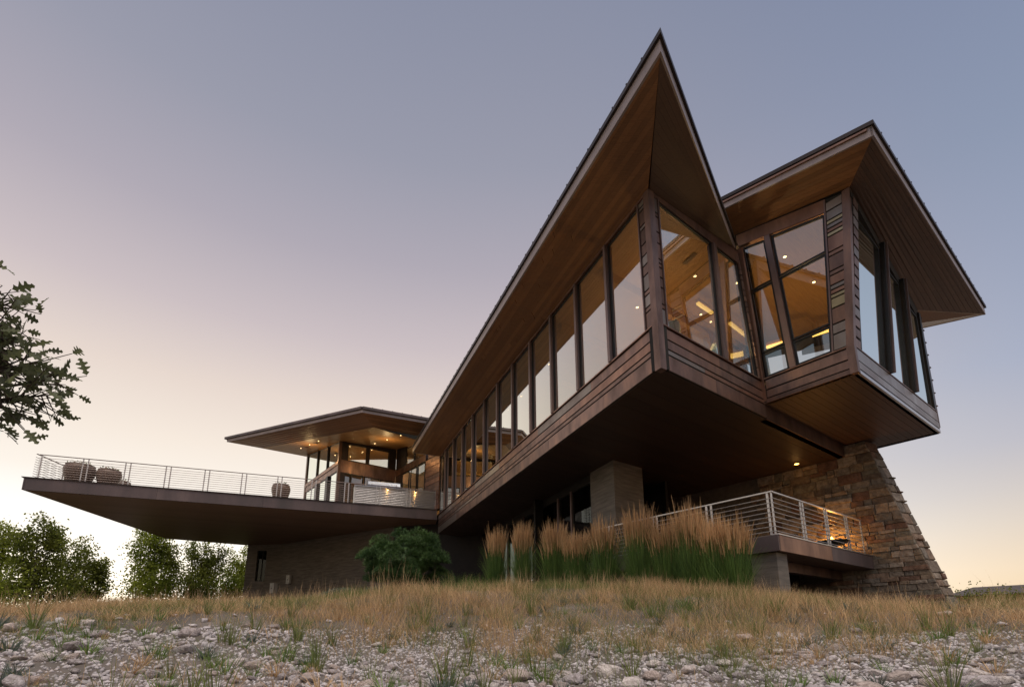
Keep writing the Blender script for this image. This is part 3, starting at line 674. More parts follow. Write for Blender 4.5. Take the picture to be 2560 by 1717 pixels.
Wall(T0+e2*1.1, e4, -e2).rect(.9, 6, .3, 2.0, -.1, 0).build('panel', M['dark_in'], und_w)
def railing(t, W, s0, s1, posts, z0, h, nb, mat, o=-.06, bmat=None, bend=None, pw=.05, rail=.03, pairgap=.14, bar=.011):
    for s, pair in posts:
        for ds in ((-pairgap/2, pairgap/2) if pair else (0,)):
            W.rect(s+ds-pw/2, s+ds+pw/2, z0, z0+h, o-.012, o+.012).build('post', mat, t)
    MB().beam(W(s0, z0+h+.012, o), W(s1, z0+h+.012, o), .055, rail).build('top_rail', bmat or mat, t)
    for i in range(nb):
        zz = z0+.09+(h-.12)*i/nb
        MB().tube([W(s0, zz, o+.018), W(bend or s1, zz, o+.018)], bar, 6).build('bar', bmat or mat, t)
rt = thing('terrace_railing', (6.3, 12.4, ZD), 'pale steel bar railing round the lower terrace corner', 'railing')
railing(rt, WTa, .02, 5.5, [(.06, 0), (1.62, 1), (3.05, 1), (4.4, 1), (5.47, 0)], ZD, 1.05, 8, M['rail_white'])
railing(rt, WTb, .02, 5.9, [(.16, 0), (1.75, 1), (3.5, 1), (5.2, 1)], ZD, 1.05, 8, M['rail_white'])
lampdisc((9.46, 16.8, ZB-.003), 'amber recessed downlight under the wing above the terrace', .07, 'lamp_amber')
fb = thing('fire_bowl', (8.9, 14.6, ZD), 'low black fire bowl glowing beside the stone wall', 'fire bowl')
fp = V((9.3, 15.2, ZD))
MB().lathe(fp, [(.18, 0), (.22, .05), (.10, .08), (.10, .16), (.30, .2), (.42, .3), (.44, .32), (.40, .3)], 20).build('bowl', M['black'], fb)
MB().lathe(fp+Z*.24, [(.1, 0), (.05, .14), (.01, .22)], 10).build('flame', M['lamp_amber'], fb)
point(WS(.9, 2.85, .34), 46, (1, .42, .08), .12)
point((9.46, 16.8, 5.3), 1.2, (1, .5, .15), .1)
sc2 = thing('wall_sconce', WS(.75, 2.7, .05), 'small black wall sconce washing the stone wall orange', 'sconce')
MB().box(WS(.75, 2.72, .06), .10, .08, .10, e4).build('housing', M['black'], sc2)

# ------------------------------------------------------------------ big cantilevered deck
deck = thing('cantilevered_deck', (-14, 28, 6.4), 'long dark metal edged deck cantilevered to the left', 'deck')
ZK, ZU = 7.05, 6.46
D0 = V((-21.65, 22.55, 0)); n3 = V((-e3.y, e3.x, 0))*-1   # outward, toward the viewer
WD = Wall(D0, e3, n3)
DLr = V((-22.80, 34.41, 0)); DRr = V((-18.63, 36.95, 0)); DE = D0+e3*18.62
xs = [0, 5.1, 9.7, 14.0, 18.6]
for i in range(4): WD.rect(xs[i]+.004, xs[i+1]-.004, ZU, ZK-.03, -.06, 0).build('edge_panel', M['deck_metal'], deck)
WD.rect(-.08, 18.62, ZK-.03, ZK, -.3, .05).build('edge_trim', M['fascia_dark'], deck)
sd = (DLr-D0).normalized(); WDl = Wall(D0, sd, V((-sd.y, sd.x, 0)))
WDl.rect(0, 11.9, ZU, ZK-.03, -.06, 0).build('edge_panel', M['deck_metal'], deck)
MB().prism([p+Z*(ZK-.12) for p in (D0-n3*.1, DE-n3*.1, CF+e1*4, DRr, DLr)], Z*.09).build('deck_floor', M['concrete'], deck)
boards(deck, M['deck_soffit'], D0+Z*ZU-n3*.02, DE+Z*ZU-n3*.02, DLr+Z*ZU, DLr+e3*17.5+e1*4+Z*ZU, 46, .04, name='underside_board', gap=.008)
dr = thing('deck_railing', (-14, 26, ZK), 'long steel bar railing along the front edge of the big deck', 'railing')
pst = [.44+1.655*i for i in range(12)]
railing(dr, WD, .36, 18.55, [(.44, 0)]+[(s, 1) for s in pst[1:-1]]+[(18.5, 0)], ZK, 1.1, 9, M['rail_white'], o=-.12, pairgap=.2, bmat=M['fascia'], bend=14.0)
dr2 = thing('deck_side_railing', (-21.5, 26, ZK), 'steel bar railing receding along the far left side of the deck', 'railing')
railing(dr2, WDl, .12, 11.5, [(1.8*i+1.9, 1) for i in range(6)], ZK, 1.1, 9, M['fascia'], o=-.25)
def planter(s, o, rr, h, label, seed):
    p = WD(s, ZK, -o); t = thing('planter_pot', p, label, 'planter', 'round planters standing on the deck'); r_ = random.Random(seed)
    MB().lathe(p, [(rr*.56, 0), (rr*.62, .03), (rr*.80, h*.25), (rr*.95, h*.55), (rr, h*.76), (rr*.95, h*.90), (rr*.86, h*.96), (rr*.92, h), (rr*.80, h), (rr*.76, h-.06)], 28).build('pot', M['pot'], t, smooth=True)
    MB().lathe(p+Z*(h-.07), [(rr*.72, 0), (rr*.3, .03)], 16).build('soil', M['soil'], t)
    vs, fs = [], []
    fl_v, fl_f = [], []
    for i in range(170):
        a = r_.uniform(0, 6.28); q = rr*.78*math.sqrt(r_.random()); c = p+V((q*math.cos(a), q*math.sin(a), h-.05+r_.uniform(0, .17)))
        d = V((r_.uniform(-1, 1), r_.uniform(-1, 1), r_.uniform(-.3, 1))).normalized()*r_.uniform(.05, .11); u = d.cross(V((r_.random(), r_.random(), .3))).normalized()*r_.uniform(.02, .04)
        tv, tf = (fl_v, fl_f) if r_.random() < .25 else (vs, fs); b = len(tv)
        tv += [tuple(c), tuple(c+d*.5+u), tuple(c+d), tuple(c+d*.5-u)]; tf.append((b, b+1, b+2, b+3))
    raw('leaves', vs, np.array(fs), M['reed'], t); raw('flowers', fl_v, np.array(fl_f), M['flower'], t)
planter(1.62, .95, .64, .98, 'widest round clay planter at the far left deck corner', 1)
planter(2.78, 1.0, .52, .86, 'smaller clay planter second from the left deck corner', 2)
planter(10.4, 1.0, .47, .88, 'round clay planter alone near the middle of the deck railing', 3)
planter(2.6, 3.2, .5, .9, 'clay planter partly hidden behind the widest deck planter', 4)

# outdoor kitchen counter with corrugated skirt and a grill
kit = thing('outdoor_kitchen_counter', (-6.3, 28.4, ZK), 'corrugated steel outdoor kitchen counter at the right end of the deck', 'counter')
WK = Wall(WD(14.12, 0, -.2), e3, n3)
wdt = 4.45; nz_ = 11; hh = 1.02
prof = []
for i in range(nz_*6+1):
    zz = hh*i/(nz_*6); prof.append((zz, .018*math.sin(i/6*2*math.pi)))
vv = []; ff = []
for (zz, o_) in prof: vv += [tuple(WK(0, ZK+zz, o_)), tuple(WK(wdt, ZK+zz, o_))]
for i in range(len(prof)-1): ff.append((2*i, 2*i+1, 2*i+3, 2*i+2))
raw('corrugated_panel', vv, np.array(ff), M['steel'], kit, smooth=True)
WK.rect(.02, wdt-.02, ZK, ZK+hh, -.85, -.05).build('cabinet', M['dark_in'], kit)
WK.rect(-.05, wdt+.03, ZK+hh, ZK+hh+.05, -.92, .04).build('countertop', M['steel'], kit)
WK.rect(-.03, 0, ZK, ZK+hh, -.9, .02).build('end_panel', M['rail_white'], kit)
for s in (1.72, 3.25):
    l_ = thing('counter_spotlight', WK(s, ZK+.95, .08), 'small warm spotlight on the counter, ' + ('left one under the grill' if s < 2 else 'right one beside the grill'), 'light', 'small spotlights on the counter skirt')
    MB().lathe(WK(s, ZK+.93, .09), [(.03, 0), (.045, .04), (.045, .08), (.02, .1)], 10).build('housing', M['black'], l_)
    MB().lathe(WK(s, ZK+.905, .09), [(.028, 0), (.03, .02)], 10).build('lamp', M['lamp'], l_)
    point(WK(s, ZK+.86, .13), 2.2, (1, .52, .16), .04)
gr = thing('barbecue_grill', WK(1.3, ZK+1.07, -.4), 'stainless barbecue grill hood on the corrugated counter', 'grill')
g0, g1 = .68, 2.42
hp = [(-.15, 1.07), (-.15, 1.22), (-.24, 1.42), (-.40, 1.50), (-.66, 1.46), (-.75, 1.30), (-.75, 1.07)]
MB().loft([WK(g0, ZK+b, a) for a, b in hp], [WK(g1, ZK+b, a) for a, b in hp]).build('hood', M['grill'], gr)
MB().tube([WK(g0+.15, ZK+1.27, -.10), WK(g1-.15, ZK+1.27, -.10)], .018, 8).build('handle', M['steel'], gr)
for a in (g0+.2, g1-.2): MB().beam(WK(a, ZK+1.27, -.18), WK(a, ZK+1.27, -.09), .03, .03).build('handle_bracket', M['steel'], gr)
WK.rect(g0-.05, g1+.05, ZK+1.05, ZK+1.12, -.8, -.08).build('grill_body', M['grill'], gr)
for k in range(5): MB().lathe(WK(g0+.2+k*.33, ZK+1.075, -.07), [(.0, 0), (.025, 0), (.025, .03), (0, .03)], 8).build('knob', M['black'], gr)

# ------------------------------------------------------------------ left pavilion
pav = thing('rear_pavilion', (-11, 32, ZK), 'two storey pavilion with wide low wooden eaves behind the deck', 'house wing')
C2 = V((-10.65, 31.05, 0)); IC = V((-7.65, 33.38, 0))
WPr = Wall(IC, -e2, nF); WPl = Wall(C2, e4, -e2); WC = Wall(CF, e4, -e2)
gs = lambda p: 11.95+.074*((p-C2).dot(e2))+.147*((p-C2).dot(e4))     # sloping soffit plane
def gp(x, y, dz=0): p = V((x, y, 0)); return p+Z*(gs(p)+dz)
# right face
WPr.rect(0, 3.8, 9.99, 10.78, -.15, 0).build('spandrel', M['copper'], pav)
WPr.poly([(0, 11.98), (3.8, 11.86), (3.8, 12.2), (0, 12.4)], -.15, 0).build('head_panel', M['fascia_dark'], pav)
for a0, a1 in ((.0, .50), (1.89, 2.02), (3.3, 3.8)): WPr.rect(a0, a1, 10.78, 11.98, -.15, 0).build('wall_panel', M['fascia_dark'], pav)
for a0, a1 in ((.52, 1.88), (2.03, 3.29)): window(pav, [WPr(a0, 10.8), WPr(a1, 10.8), WPr(a1, 11.92), WPr(a0, 11.95)], -nF)
for a0, a1, mt in ((3.0, 3.4, 'glass'), (2.16, 2.97, 'glass'), (1.1, 2.1, 'glass'), (.1, 1.05, 'glass')): window(pav, [WPr(a0, ZK+.05), WPr(a1, ZK+.05), WPr(a1, 9.98), WPr(a0, 9.98)], -nF, mt, .06)
WPr.rect(3.4, 3.8, ZK, 9.99, -.15, 0).build('wall_panel', M['fascia_dark'], pav)
# corner post and left face
MB().prism([p+Z*ZK for p in (C2+nF*.03-e2*.03, C2+e2*.14+nF*.03, C2+e2*.14+e4*.14, C2+e4*.14-e2*.03)], Z*(11.93-ZK)).build('corner_post', M['copper'], pav)
LL = 6.6
for a0, a1 in ((.15, 2.0), (2.12, 4.05), (4.17, 6.4)):
    zt = lambda a: 11.90+.147*a
    window(pav, [WPl(a0, 10.66), WPl(a1, 10.66), WPl(a1, zt(a1)), WPl(a0, zt(a0))], e2)
for a in (2.06, 4.11): WPl.rect(a-.05, a+.05, 10.6, zt(a), -.12, .06).build('mullion', M['black'], pav)
WPl.rect(-.02, 6.6, 10.42, 10.62, -.12, .06).build('spandrel', M['copper_rose'], pav)
WPl.rect(-.02, 6.6, 10.05, 10.40, -.12, .02).build('spandrel', M['copper'], pav)
for a0, a1 in ((.15, 1.5), (2.0, 3.6), (4.1, 6.3)): window(pav, [WPl(a0, ZK+.05), WPl(a1, ZK+.05), WPl(a1, 10.03), WPl(a0, 10.03)], e2)
for a in (1.75, 3.85): WPl.rect(a-.2, a+.2, ZK, 10.05, -.2, .1).build('mullion', M['black'], pav)
WPl.rect(6.4, 6.62, ZK, 12.9, -.15, .05).build('end_post', M['copper'], pav)
# connecting wall with diagonal clad return
for i in range(12):
    z0 = ZK+.02+i*.27; WC.rect(.04, 1.7, z0, z0+.25, -.05, .03-.012*(i % 2)).build('cladding_strip', M[rnd.choice(['copper', 'copper_rose', 'copper'])], pav)
WC.rect(.03, 1.72, ZK, 10.4, -.2, -.052).build('clad_core', M['dark_in'], pav)
WC.rect(1.72, 5.8, 10.32, 10.72, -.15, .03).build('spandrel', M['copper'], pav)
for a0, a1 in ((1.78, 2.75), (2.85, 3.7), (3.85, 4.9)): window(pav, [WC(a0, ZK+.05), WC(a1, ZK+.05), WC(a1, 10.3), WC(a0, 10.3)], e2, 'glass', .08)
WC.rect(4.95, 5.8, ZK, 10.32, -.15, 0).build('wall_panel', M['fascia_dark'], pav)
for a0, a1 in ((1.8, 3.2), (3.3, 4.4)): window(pav, [WC(a0, 10.74), WC(a1, 10.74), WC(a1, 11.9), WC(a0, 11.8)], e2)
WC.rect(4.45, 5.8, 10.72, 12.3, -.15, 0).build('wall_panel', M['fascia_dark'], pav)
# soffit, roof
bL, bC, bR = V((-17.07, 34.19, 0)), V((-7.51, 27.09, 0)), V((-4.9, 29.5, 0))
farL, farR = V((-14.2, 38.5, 0)), V((-2.5, 36.0, 0))
def sb(p, dz=0): return p+Z*(gs(p)+dz)
boards(pav, M['wood_warm'], sb(bL), sb(bC), sb(farL), sb(farR), 34, .03, gap=.005)
rC, rL, rR = V((-7.92, 26.13, 11.66)), V((-18.4, 32.3, 12.4)), V((-3.6, 28.4, 11.75))
boards(pav, M['wood'], rC, rL, sb(bC), sb(bL), 7, .03)
boards(pav, M['wood'], rC, rR, sb(bC), sb(bR), 7, .03)
fpairs = ((rC, rL), (rC, rR))
for a, b in fpairs:
    d = (b-a).normalized(); nn = V((d.y, -d.x, 0));
    if nn.y > 0: nn = -nn
    MB().loft([a, b, b-nn*.06, a-nn*.06], [p+Z*.17 for p in (a, b, b-nn*.06, a-nn*.06)]).build('fascia', M['fascia'], pav)
    a2, b2 = a+Z*.175+nn*.10, b+Z*.175+nn*.10+d*.15
    MB().loft([a2, b2, b2-nn*.3, a2-nn*.3], [p+Z*.14 for p in (a2, b2, b2-nn*.3, a2-nn*.3)]).build('gutter', M['deck_metal'], pav)
MB().loft([rC+Z*.2, rL+Z*.2, farL+Z*13.6, farR+Z*13.2, rR+Z*.2], [rC+Z*.33, rL+Z*.33, farL+Z*13.75, farR+Z*13.35, rR+Z*.33]).build('roof', M['fascia_dark'], pav)
for i in range(1, 9):
    p = rC.lerp(rR, i/9)+Z*.36; MB().beam(p, p+V((-.4, .9, .05)), .03, .06).build('roof_seam', M['fascia_dark'], pav)
# inside
MB().prism([p+Z*9.995 for p in (C2+e4*.3+e2*.2, IC+e4*.3, IC+e4*6, C2+e4*6.3+e2*.2)], Z*.2).build('upper_floor', M['floor_int'], pav)
Wall(C2+e4*6.7, e2, nF).rect(.1, 9, ZK, 13.2, -.1, 0).build('back_wall', M['plaster'], pav)
Wall(IC+e2*4+e4*1, e4, -e2).rect(0, 6, ZK, 12.4, -.1, 0).build('back_wall', M['plaster'], pav)
for (x, y), lb in zip(((-6.43, 28.89), (-7.53, 30.2), (-8.61, 31.49), (-12.03, 31.14), (-13.08, 32.42), (-14.18, 33.74)), ('rightmost', 'second from the right', 'third from the right', 'third from the left', 'second from the left', 'leftmost')):
    lampdisc(gp(x, y, -.004), 'small recessed eave downlight of the pavilion, ' + lb + ' of the row', .032, grp='recessed lights in the pavilion eaves')
for (x, y), lb in zip(((-10.54, 32.65), (-10.34, 34.73), (-11.71, 36.52), (-9.39, 33.65), (-6.8, 35.34)), ('at the left pane top', 'at the right of the left pane', 'low in the left pane', 'at the top of the right pane', 'in the far right pane')):
    lampdisc(gp(x, y, -.004), 'recessed light seen through the upper pavilion windows, ' + lb, .035, grp='recessed lights inside the pavilion')
for (x, y), lb in (((-12.55, 31.79), 'right'), ((-13.67, 33.15), 'left')):
    t = thing('eave_vent', gp(x, y), 'dark slot vent in the left pavilion eave, ' + lb + ' one', 'vent', 'slot vents in the pavilion eave')
    MB().box(gp(x, y, -.012), .5, .14, .012, e2).build('grille', M['black'], t)
for p, e in (((-9.6, 34.2, 11.0), 32), ((-9.5, 33.8, 8.6), 45), ((-6.0, 33.5, 8.8), 42), ((-5.2, 34.4, 11.0), 25), ((-12.6, 34.6, 11.2), 20)): point(p, e)
for (x, y) in ((-7.53, 30.2), (-13.08, 32.42)): point(gp(x, y, -.7), 30)

# ------------------------------------------------------------------ concrete lower house below the deck
lowh = thing('concrete_lower_house', (-16, 36.6, 3.4), 'board formed concrete lower storey under the big deck', 'wall')
qa, qb, qc = V((-15.97, 36.59, 0)), V((-7.0, 30.9, 0)), V((-18.63, 36.95, 0))
f1 = (qb-qa).normalized(); f2 = (qc-qa).normalized()
Wq1 = Wall(qa, f1, V((-abs(f1.y), -abs(f1.x), 0)) if False else V((f1.y, -f1.x, 0))); Wq2 = Wall(qa, f2, V((-f2.y, f2.x, 0)))
Wq1.rect(0, 10.6, 2.4, ZU+.02, -.3, 0).build('wall', M['concrete'], lowh)
for a0, a1, z0, z1 in ((0.003, 1.2, 2.4, ZU), (1.9, 2.68, 2.4, ZU), (1.2, 1.9, 2.4, 3.9), (1.2, 1.9, 6.05, ZU)): Wq2.rect(a0, a1, z0, z1, -.3, 0).build('wall', M['concrete'], lowh)
window(lowh, [Wq2(1.2, 3.9, -.12), Wq2(1.9, 3.9, -.12), Wq2(1.9, 6.05, -.12), Wq2(1.2, 6.05, -.12)], -Wq2.n, 'glass_dark')
Wq2.rect(1.53, 1.57, 3.9, 6.05, -.15, -.1).build('mullion', M['black'], lowh)
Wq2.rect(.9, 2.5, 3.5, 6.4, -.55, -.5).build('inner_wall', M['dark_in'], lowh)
def ubox(p, w_, d, h, ax, label, post):
    t = thing('utility_box', p, label, 'utility box'); p = V(p)
    MB().box(p+Z*post, w_, d, h, ax).build('cabinet', M['util'], t, bevel=.015)
    if post: MB().box(p-Z*.2, .06, .06, post+.2, ax).build('post', M['util'], t)
    MB().box(p+Z*(post+h), w_*1.08, d*1.08, .03, ax).build('cap', M['util'], t)
    MB().box(p+Z*(post+h*.45)-V((ax.y, -ax.x, 0))*0+V((ax.y, -ax.x, 0))*(d/2), .05, .03, .06, ax).build('latch', M['black'], t)
ubox((-15.3, 34.2, float(gz(-15.3, 34.2))), .42, .3, .62, f1, 'pale grey utility box on a post before the concrete wall', .62)
ubox(tuple(Wq1(1.14, 3.62, .14)), .36, .18, .55, f1, 'small grey utility box fixed to the concrete wall', 0)

lw2 = thing('lower_link_wall', (-4, 30, 2.5), 'dark wall in the gap behind the round pine shrub', 'wall')
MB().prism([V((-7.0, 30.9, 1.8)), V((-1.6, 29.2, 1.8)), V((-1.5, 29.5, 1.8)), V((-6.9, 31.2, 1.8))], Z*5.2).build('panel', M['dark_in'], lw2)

# ------------------------------------------------------------------ vegetation
nrng = np.random.default_rng(5)
def blades(bx, by, bz, h, wd, lean, curl, seg=3, az_=None, tip=.12):
    """ribbon blades: arrays of base position, height, width, lean and curl -> verts, quad faces"""
    n = len(bx); a = nrng.uniform(0, 2*np.pi, n) if az_ is None else az_
    dx, dy = np.cos(a), np.sin(a); sx, sy = -dy, dx
    f = nrng.uniform(0, 2*np.pi, n); sx, sy = np.cos(f), np.sin(f)
    vs = []
    for k in range(seg+1):
        t = k/seg; out = lean*t+curl*t*t; zz = h*t*(1-.25*np.minimum(curl/np.maximum(h, .01), 1.5)*t)
        ww = wd*(1-t*(1-tip))
        for sg in (-1, 1): vs.append(np.stack([bx+dx*out+sx*ww*sg/2, by+dy*out+sy*ww*sg/2, bz+zz], -1))
    Vt = np.stack(vs, 1); m = 2*(seg+1)
    base = (np.arange(n)*m)[:, None]
    F = np.concatenate([base+np.array([2*k, 2*k+1, 2*k+3, 2*k+2])[None] for k in range(seg)], 0)
    return Vt.reshape(-1, 3), F
def cat(lst):
    vs, fs, o = [], [], 0
    for v_, f_ in lst: vs.append(v_); fs.append(f_+o); o += len(v_)
    return np.concatenate(vs), np.concatenate(fs)
def vnoise(x, y, s, seed):
    g = np.random.default_rng(seed).random((64, 64)); u = (x/s) % 63; v = (y/s) % 63
    i = u.astype(int); j = v.astype(int); fu = u-i; fv = v-j; fu = fu*fu*(3-2*fu); fv = fv*fv*(3-2*fv)
    return (g[i, j]*(1-fu)*(1-fv)+g[(i+1) % 64, j]*fu*(1-fv)+g[i, (j+1) % 64]*(1-fu)*fv+g[(i+1) % 64, (j+1) % 64]*fu*fv)
def footprint(x, y):
    """true where the house stands on the ground"""
    p = np.stack([x, y], -1)
    def quad(o, u, v, a0, a1, b0, b1):
        d = p-np.array([o.x, o.y]); a = d @ np.array([u.x, u.y]); b = d @ np.array([v.x, v.y]); return (a > a0) & (a < a1) & (b > b0) & (b < b1)
    return quad(WP, e2, e4, -.05, .6, -1.6, 9) | quad(T0, e2, e4, .9, 6, 1.2, 9) | quad(pc, e2, e1, -.2, 9, -.1, 9)
def scatter(n, r0, r1, a0, a1):
    r = np.sqrt(nrng.uniform(r0*r0, r1*r1, n)); a = np.radians(nrng.uniform(a0, a1, n)); return r*np.sin(a), r*np.cos(a), r, np.degrees(a)
def edge_r(a):      # distance at which the cobbles give way to meadow
    return np.interp(a, [-50, -40, -28, -15, -5, 5, 15, 25, 35, 46], [8.6, 8.3, 7.7, 7.3, 7.0, 6.5, 6.4, 6.8, 7.0, 6.8])
# dry meadow
def meadow(n, r0, r1, dens, hlo, hhi, wd, mat, name, label, catg, leanv=.12, seed=1, plume=False):
    x, y, r, a = scatter(n, r0, r1, -52, 52)
    pv = dens(x, y, r, a); k = (nrng.random(n) < pv) & ~footprint(x, y); x, y, r = x[k], y[k], r[k]
    h = nrng.uniform(hlo, hhi, len(x))*(.3+1.15*vnoise(x, y, .7, seed))*(.7+.6*vnoise(x, y, 2.3, seed+50)); z = gz(x, y); h = h*np.interp(np.degrees(np.arctan2(x, y)), [-30, -12, 30, 42], [.72, 1, 1, .8])
    L = [blades(x, y, z-.02, h, wd*(r/9)**.7*nrng.uniform(.6, 1.4, len(x)), nrng.uniform(0, leanv, len(x)), nrng.uniform(0, leanv*1.4, len(x)))]
    v_, f_ = cat(L)
    o = raw(name, v_, f_, mat); tag(o, label, catg, kind='stuff'); return o
wavy = lambda x, y, s, sd: vnoise(x, y, s, sd)
def d_dry(x, y, r, a):
    e = edge_r(a)+1.6*(vnoise(x, y, .9, 77)-.5); t = np.clip((r-e+.9)/1.6, np.interp(a, [-14, 2], [.15, .07]), 1); n_ = wavy(x, y, .8, 3)
    return t*(.35+.8*(n_ > .34))*np.where(r < e, .5, 1)*np.where((r > 10.3) & (a > -22) & (a < 14), .18, 1)
def d_green(x, y, r, a):
    e = edge_r(a)+2.0*(vnoise(x, y, .8, 78)-.5); t = np.clip((r-e+1.9)/1.9, np.interp(a, [-14, 2], [.12, .06]), 1); n_ = wavy(x, y, .7, 9)
    return t*(.3+.9*(n_ > .42))
meadow(170000, 5.0, 15, d_dry, .06, .31, .0064, M['straw'], 'dry_meadow_grass', 'tawny dry meadow grass below the house', 'grass', seed=4)
meadow(15000, 5.6, 15, d_dry, .22, .52, .0050, M['straw2'], 'tall_dry_stems', 'tall pale seed stems rising from the meadow', 'grass', .09, seed=5)
meadow(120000, 5.0, 15, d_green, .07, .25, .006, M['green'], 'green_meadow_grass', 'short green grass growing through the dry meadow', 'grass', .14, seed=6)
meadow(30000, 11.0, 16, lambda x, y, r, a: ((a > -24) & (a < 30)).astype(float)*.9, .06, .15, .007, M['green2'], 'lawn_edge', 'bright short green lawn edge beside the grasses', 'grass', .1, seed=7)
meadow(70000, 15, 44, lambda x, y, r, a: np.where(a < -10, .9, np.where(a > 34, .9, .25)), .08, .26, .006, M['straw'], 'far_meadow_grass', 'dry meadow grass far behind the crest', 'grass', .15, seed=8)
meadow(900, 12, 30, lambda x, y, r, a: np.where((a < -14) | (a > 30), 1., .0), .35, .85, .004, M['straw2'], 'far_tall_stems', 'thin tall grass stems standing against the sky', 'grass', .2, seed=9)

# cobbles
def hull(seed, sub=22):
    r_ = random.Random(seed); bm = bmesh.new(); sx, sy, sz = 1, r_.uniform(.6, .95), r_.uniform(.38, .65)
    pw = r_.uniform(.6, .95)
    for _ in range(sub):
        d = V((r_.gauss(0, 1), r_.gauss(0, 1), r_.gauss(0, 1))).normalized(); d = V([math.copysign(abs(c)**pw, c) for c in d])*r_.uniform(.85, 1.02)
        bm.verts.new((d.x*sx*.5, d.y*sy*.5, d.z*sz*.5))
    res = bmesh.ops.convex_hull(bm, input=bm.verts); 
    bmesh.ops.delete(bm, geom=[g for g in bm.verts if not g.link_faces], context='VERTS')
    bmesh.ops.bevel(bm, geom=bm.edges[:], offset=.035, segments=1, affect='EDGES', clamp_overlap=True)
    bmesh.ops.triangulate(bm, faces=bm.faces)
    me = bpy.data.meshes.new('cobble')
    for f in bm.faces: f.smooth = True
    bm.to_mesh(me); bm.free(); me.materials.append(M['rock']); return me
variants = [hull(100+i) for i in range(14)]
vdat = []
for me in variants:
    a_ = np.empty(len(me.vertices)*3, np.float32); me.vertices.foreach_get('co', a_); b_ = np.empty(len(me.polygons)*3, np.int32); me.polygons.foreach_get('vertices', b_)
    vdat.append((a_.reshape(-1, 3), b_.reshape(-1, 3)))
x, y, r, a = scatter(20000, 3.6, 12.0, -50, 50)
e = edge_r(a); nn_ = vnoise(x, y, .9, 21)
keep = nrng.random(len(x))/np.interp(a, [-16, 0], [.62, 1]) < np.where(r < e, np.clip(-.1+1.6*nn_, .05, 1), np.clip(.25-(r-e)*.14, 0, 1)*nn_)
x, y, r = x[keep], y[keep], r[keep]
size = np.exp(nrng.normal(math.log(.064), .52, len(x))).clip(.025, .27)
size *= np.interp(a[keep], [-16, 0], [.86, 1])*(.7+.6*vnoise(x, y, 1.3, 33))*np.interp(r, [5, 9], [1.1, .85])
order = np.argsort(-(size/np.maximum(r, 4.2))*((r > 4.5) & (np.abs(np.degrees(np.arctan2(x, y))) < 43)))
cells = {}; rocks = []
for i in np.argsort(-size):                  # larger first, thin out overlaps
    cx, cy, s_ = x[i], y[i], size[i]; ok = True; gx_, gy_ = int(cx//.3), int(cy//.3)
    for ix in (-1, 0, 1):
        for iy in (-1, 0, 1):
            for (px, py, ps) in cells.get((gx_+ix, gy_+iy), ()):
                if (px-cx)**2+(py-cy)**2 < (.40*(ps+s_))**2: ok = False; break
            if not ok: break
        if not ok: break
    if ok: cells.setdefault((gx_, gy_), []).append((cx, cy, s_)); rocks.append(i)
big = [i for i in order if i in set(rocks)][:300]; bigs = set(int(i) for i in big)
rest_v, rest_f, off = [], [], 0
for i in rocks:
    i = int(i); k = i % 14; rz_ = nrng.uniform(0, 6.28); tl = nrng.uniform(-.25, .25, 2); s_ = float(size[i]); zz = float(gz(x[i], y[i]))+s_*.10
    if i in bigs:
        o = bpy.data.objects.new('cobble', variants[k]); C.objects.link(o); o.location = (x[i], y[i], zz); o.rotation_euler = (tl[0], tl[1], rz_); o.scale = (s_, s_, s_*float(nrng.uniform(.8, 1.2)))
        tag(o, 'pale mauve grey cobble lying among others on the slope', 'cobble', 'larger cobbles on the slope')
    else:
        c_, s__ = math.cos(rz_), math.sin(rz_); v_ = vdat[k][0]*s_; q = np.stack([v_[:, 0]*c_-v_[:, 1]*s__+x[i], v_[:, 0]*s__+v_[:, 1]*c_+y[i], v_[:, 2]+v_[:, 0]*tl[0]+v_[:, 1]*tl[1]+zz], -1)
        rest_v.append(q); rest_f.append(vdat[k][1]+off); off += len(q)
gxr, gyr, gr_, ga_ = scatter(16000, 3.8, 7.6, -48, 48)
tet = np.array([(1, 0, -.2), (-.6, .8, -.1), (-.5, -.8, -.2), (.1, .1, .6), (.4, -.6, .3)]); tf_ = np.array([(0, 1, 3), (1, 2, 3), (2, 4, 3), (4, 0, 3), (0, 4, 2), (0, 2, 1)])
for i in range(len(gxr)):
    s_ = nrng.uniform(.012, .035); t_ = nrng.uniform(0, 6.28); c_, s__ = math.cos(t_), math.sin(t_)
    q = np.stack([(tet[:, 0]*c_-tet[:, 1]*s__)*s_+gxr[i], (tet[:, 0]*s__+tet[:, 1]*c_)*s_+gyr[i], tet[:, 2]*s_], -1); q[:, 2] += gz(gxr[i], gyr[i])
    rest_v.append(q); rest_f.append(tf_+off); off += 5
tag(raw('small_cobbles', np.concatenate(rest_v), np.concatenate(rest_f), M['rocks'], smooth=False), 'countless small pale cobbles and gravel covering the slope', 'cobbles', kind='stuff')

# green tufts among the cobbles
def tuft_mesh(kind, seed):
    g = random.Random(seed); n = {'grass': 34, 'tall': 26, 'sage': 60, 'straw': 40}[kind]
    ang = nrng.uniform(0, 6.28, n); rr = nrng.uniform(0, .05, n)
    hh_ = {'grass': (.10, .24), 'tall': (.18, .42), 'sage': (.08, .22), 'straw': (.08, .22)}[kind]
    v_, f_ = blades(rr*np.cos(ang), rr*np.sin(ang), np.full(n, -.03), nrng.uniform(*hh_, n), np.full(n, .009 if kind != 'sage' else .014), nrng.uniform(.02, .09, n), nrng.uniform(0, .14, n), 3, ang)
    m = {'grass': 'green2', 'tall': 'green', 'sage': 'sage', 'straw': 'straw'}[kind]
    o = raw('tuft_source', v_, f_, M[m]); me = o.data; bpy.data.objects.remove(o); return me
tm = {k: [tuft_mesh(k, i) for i in range(3)] for k in ('grass', 'tall', 'sage', 'straw')}
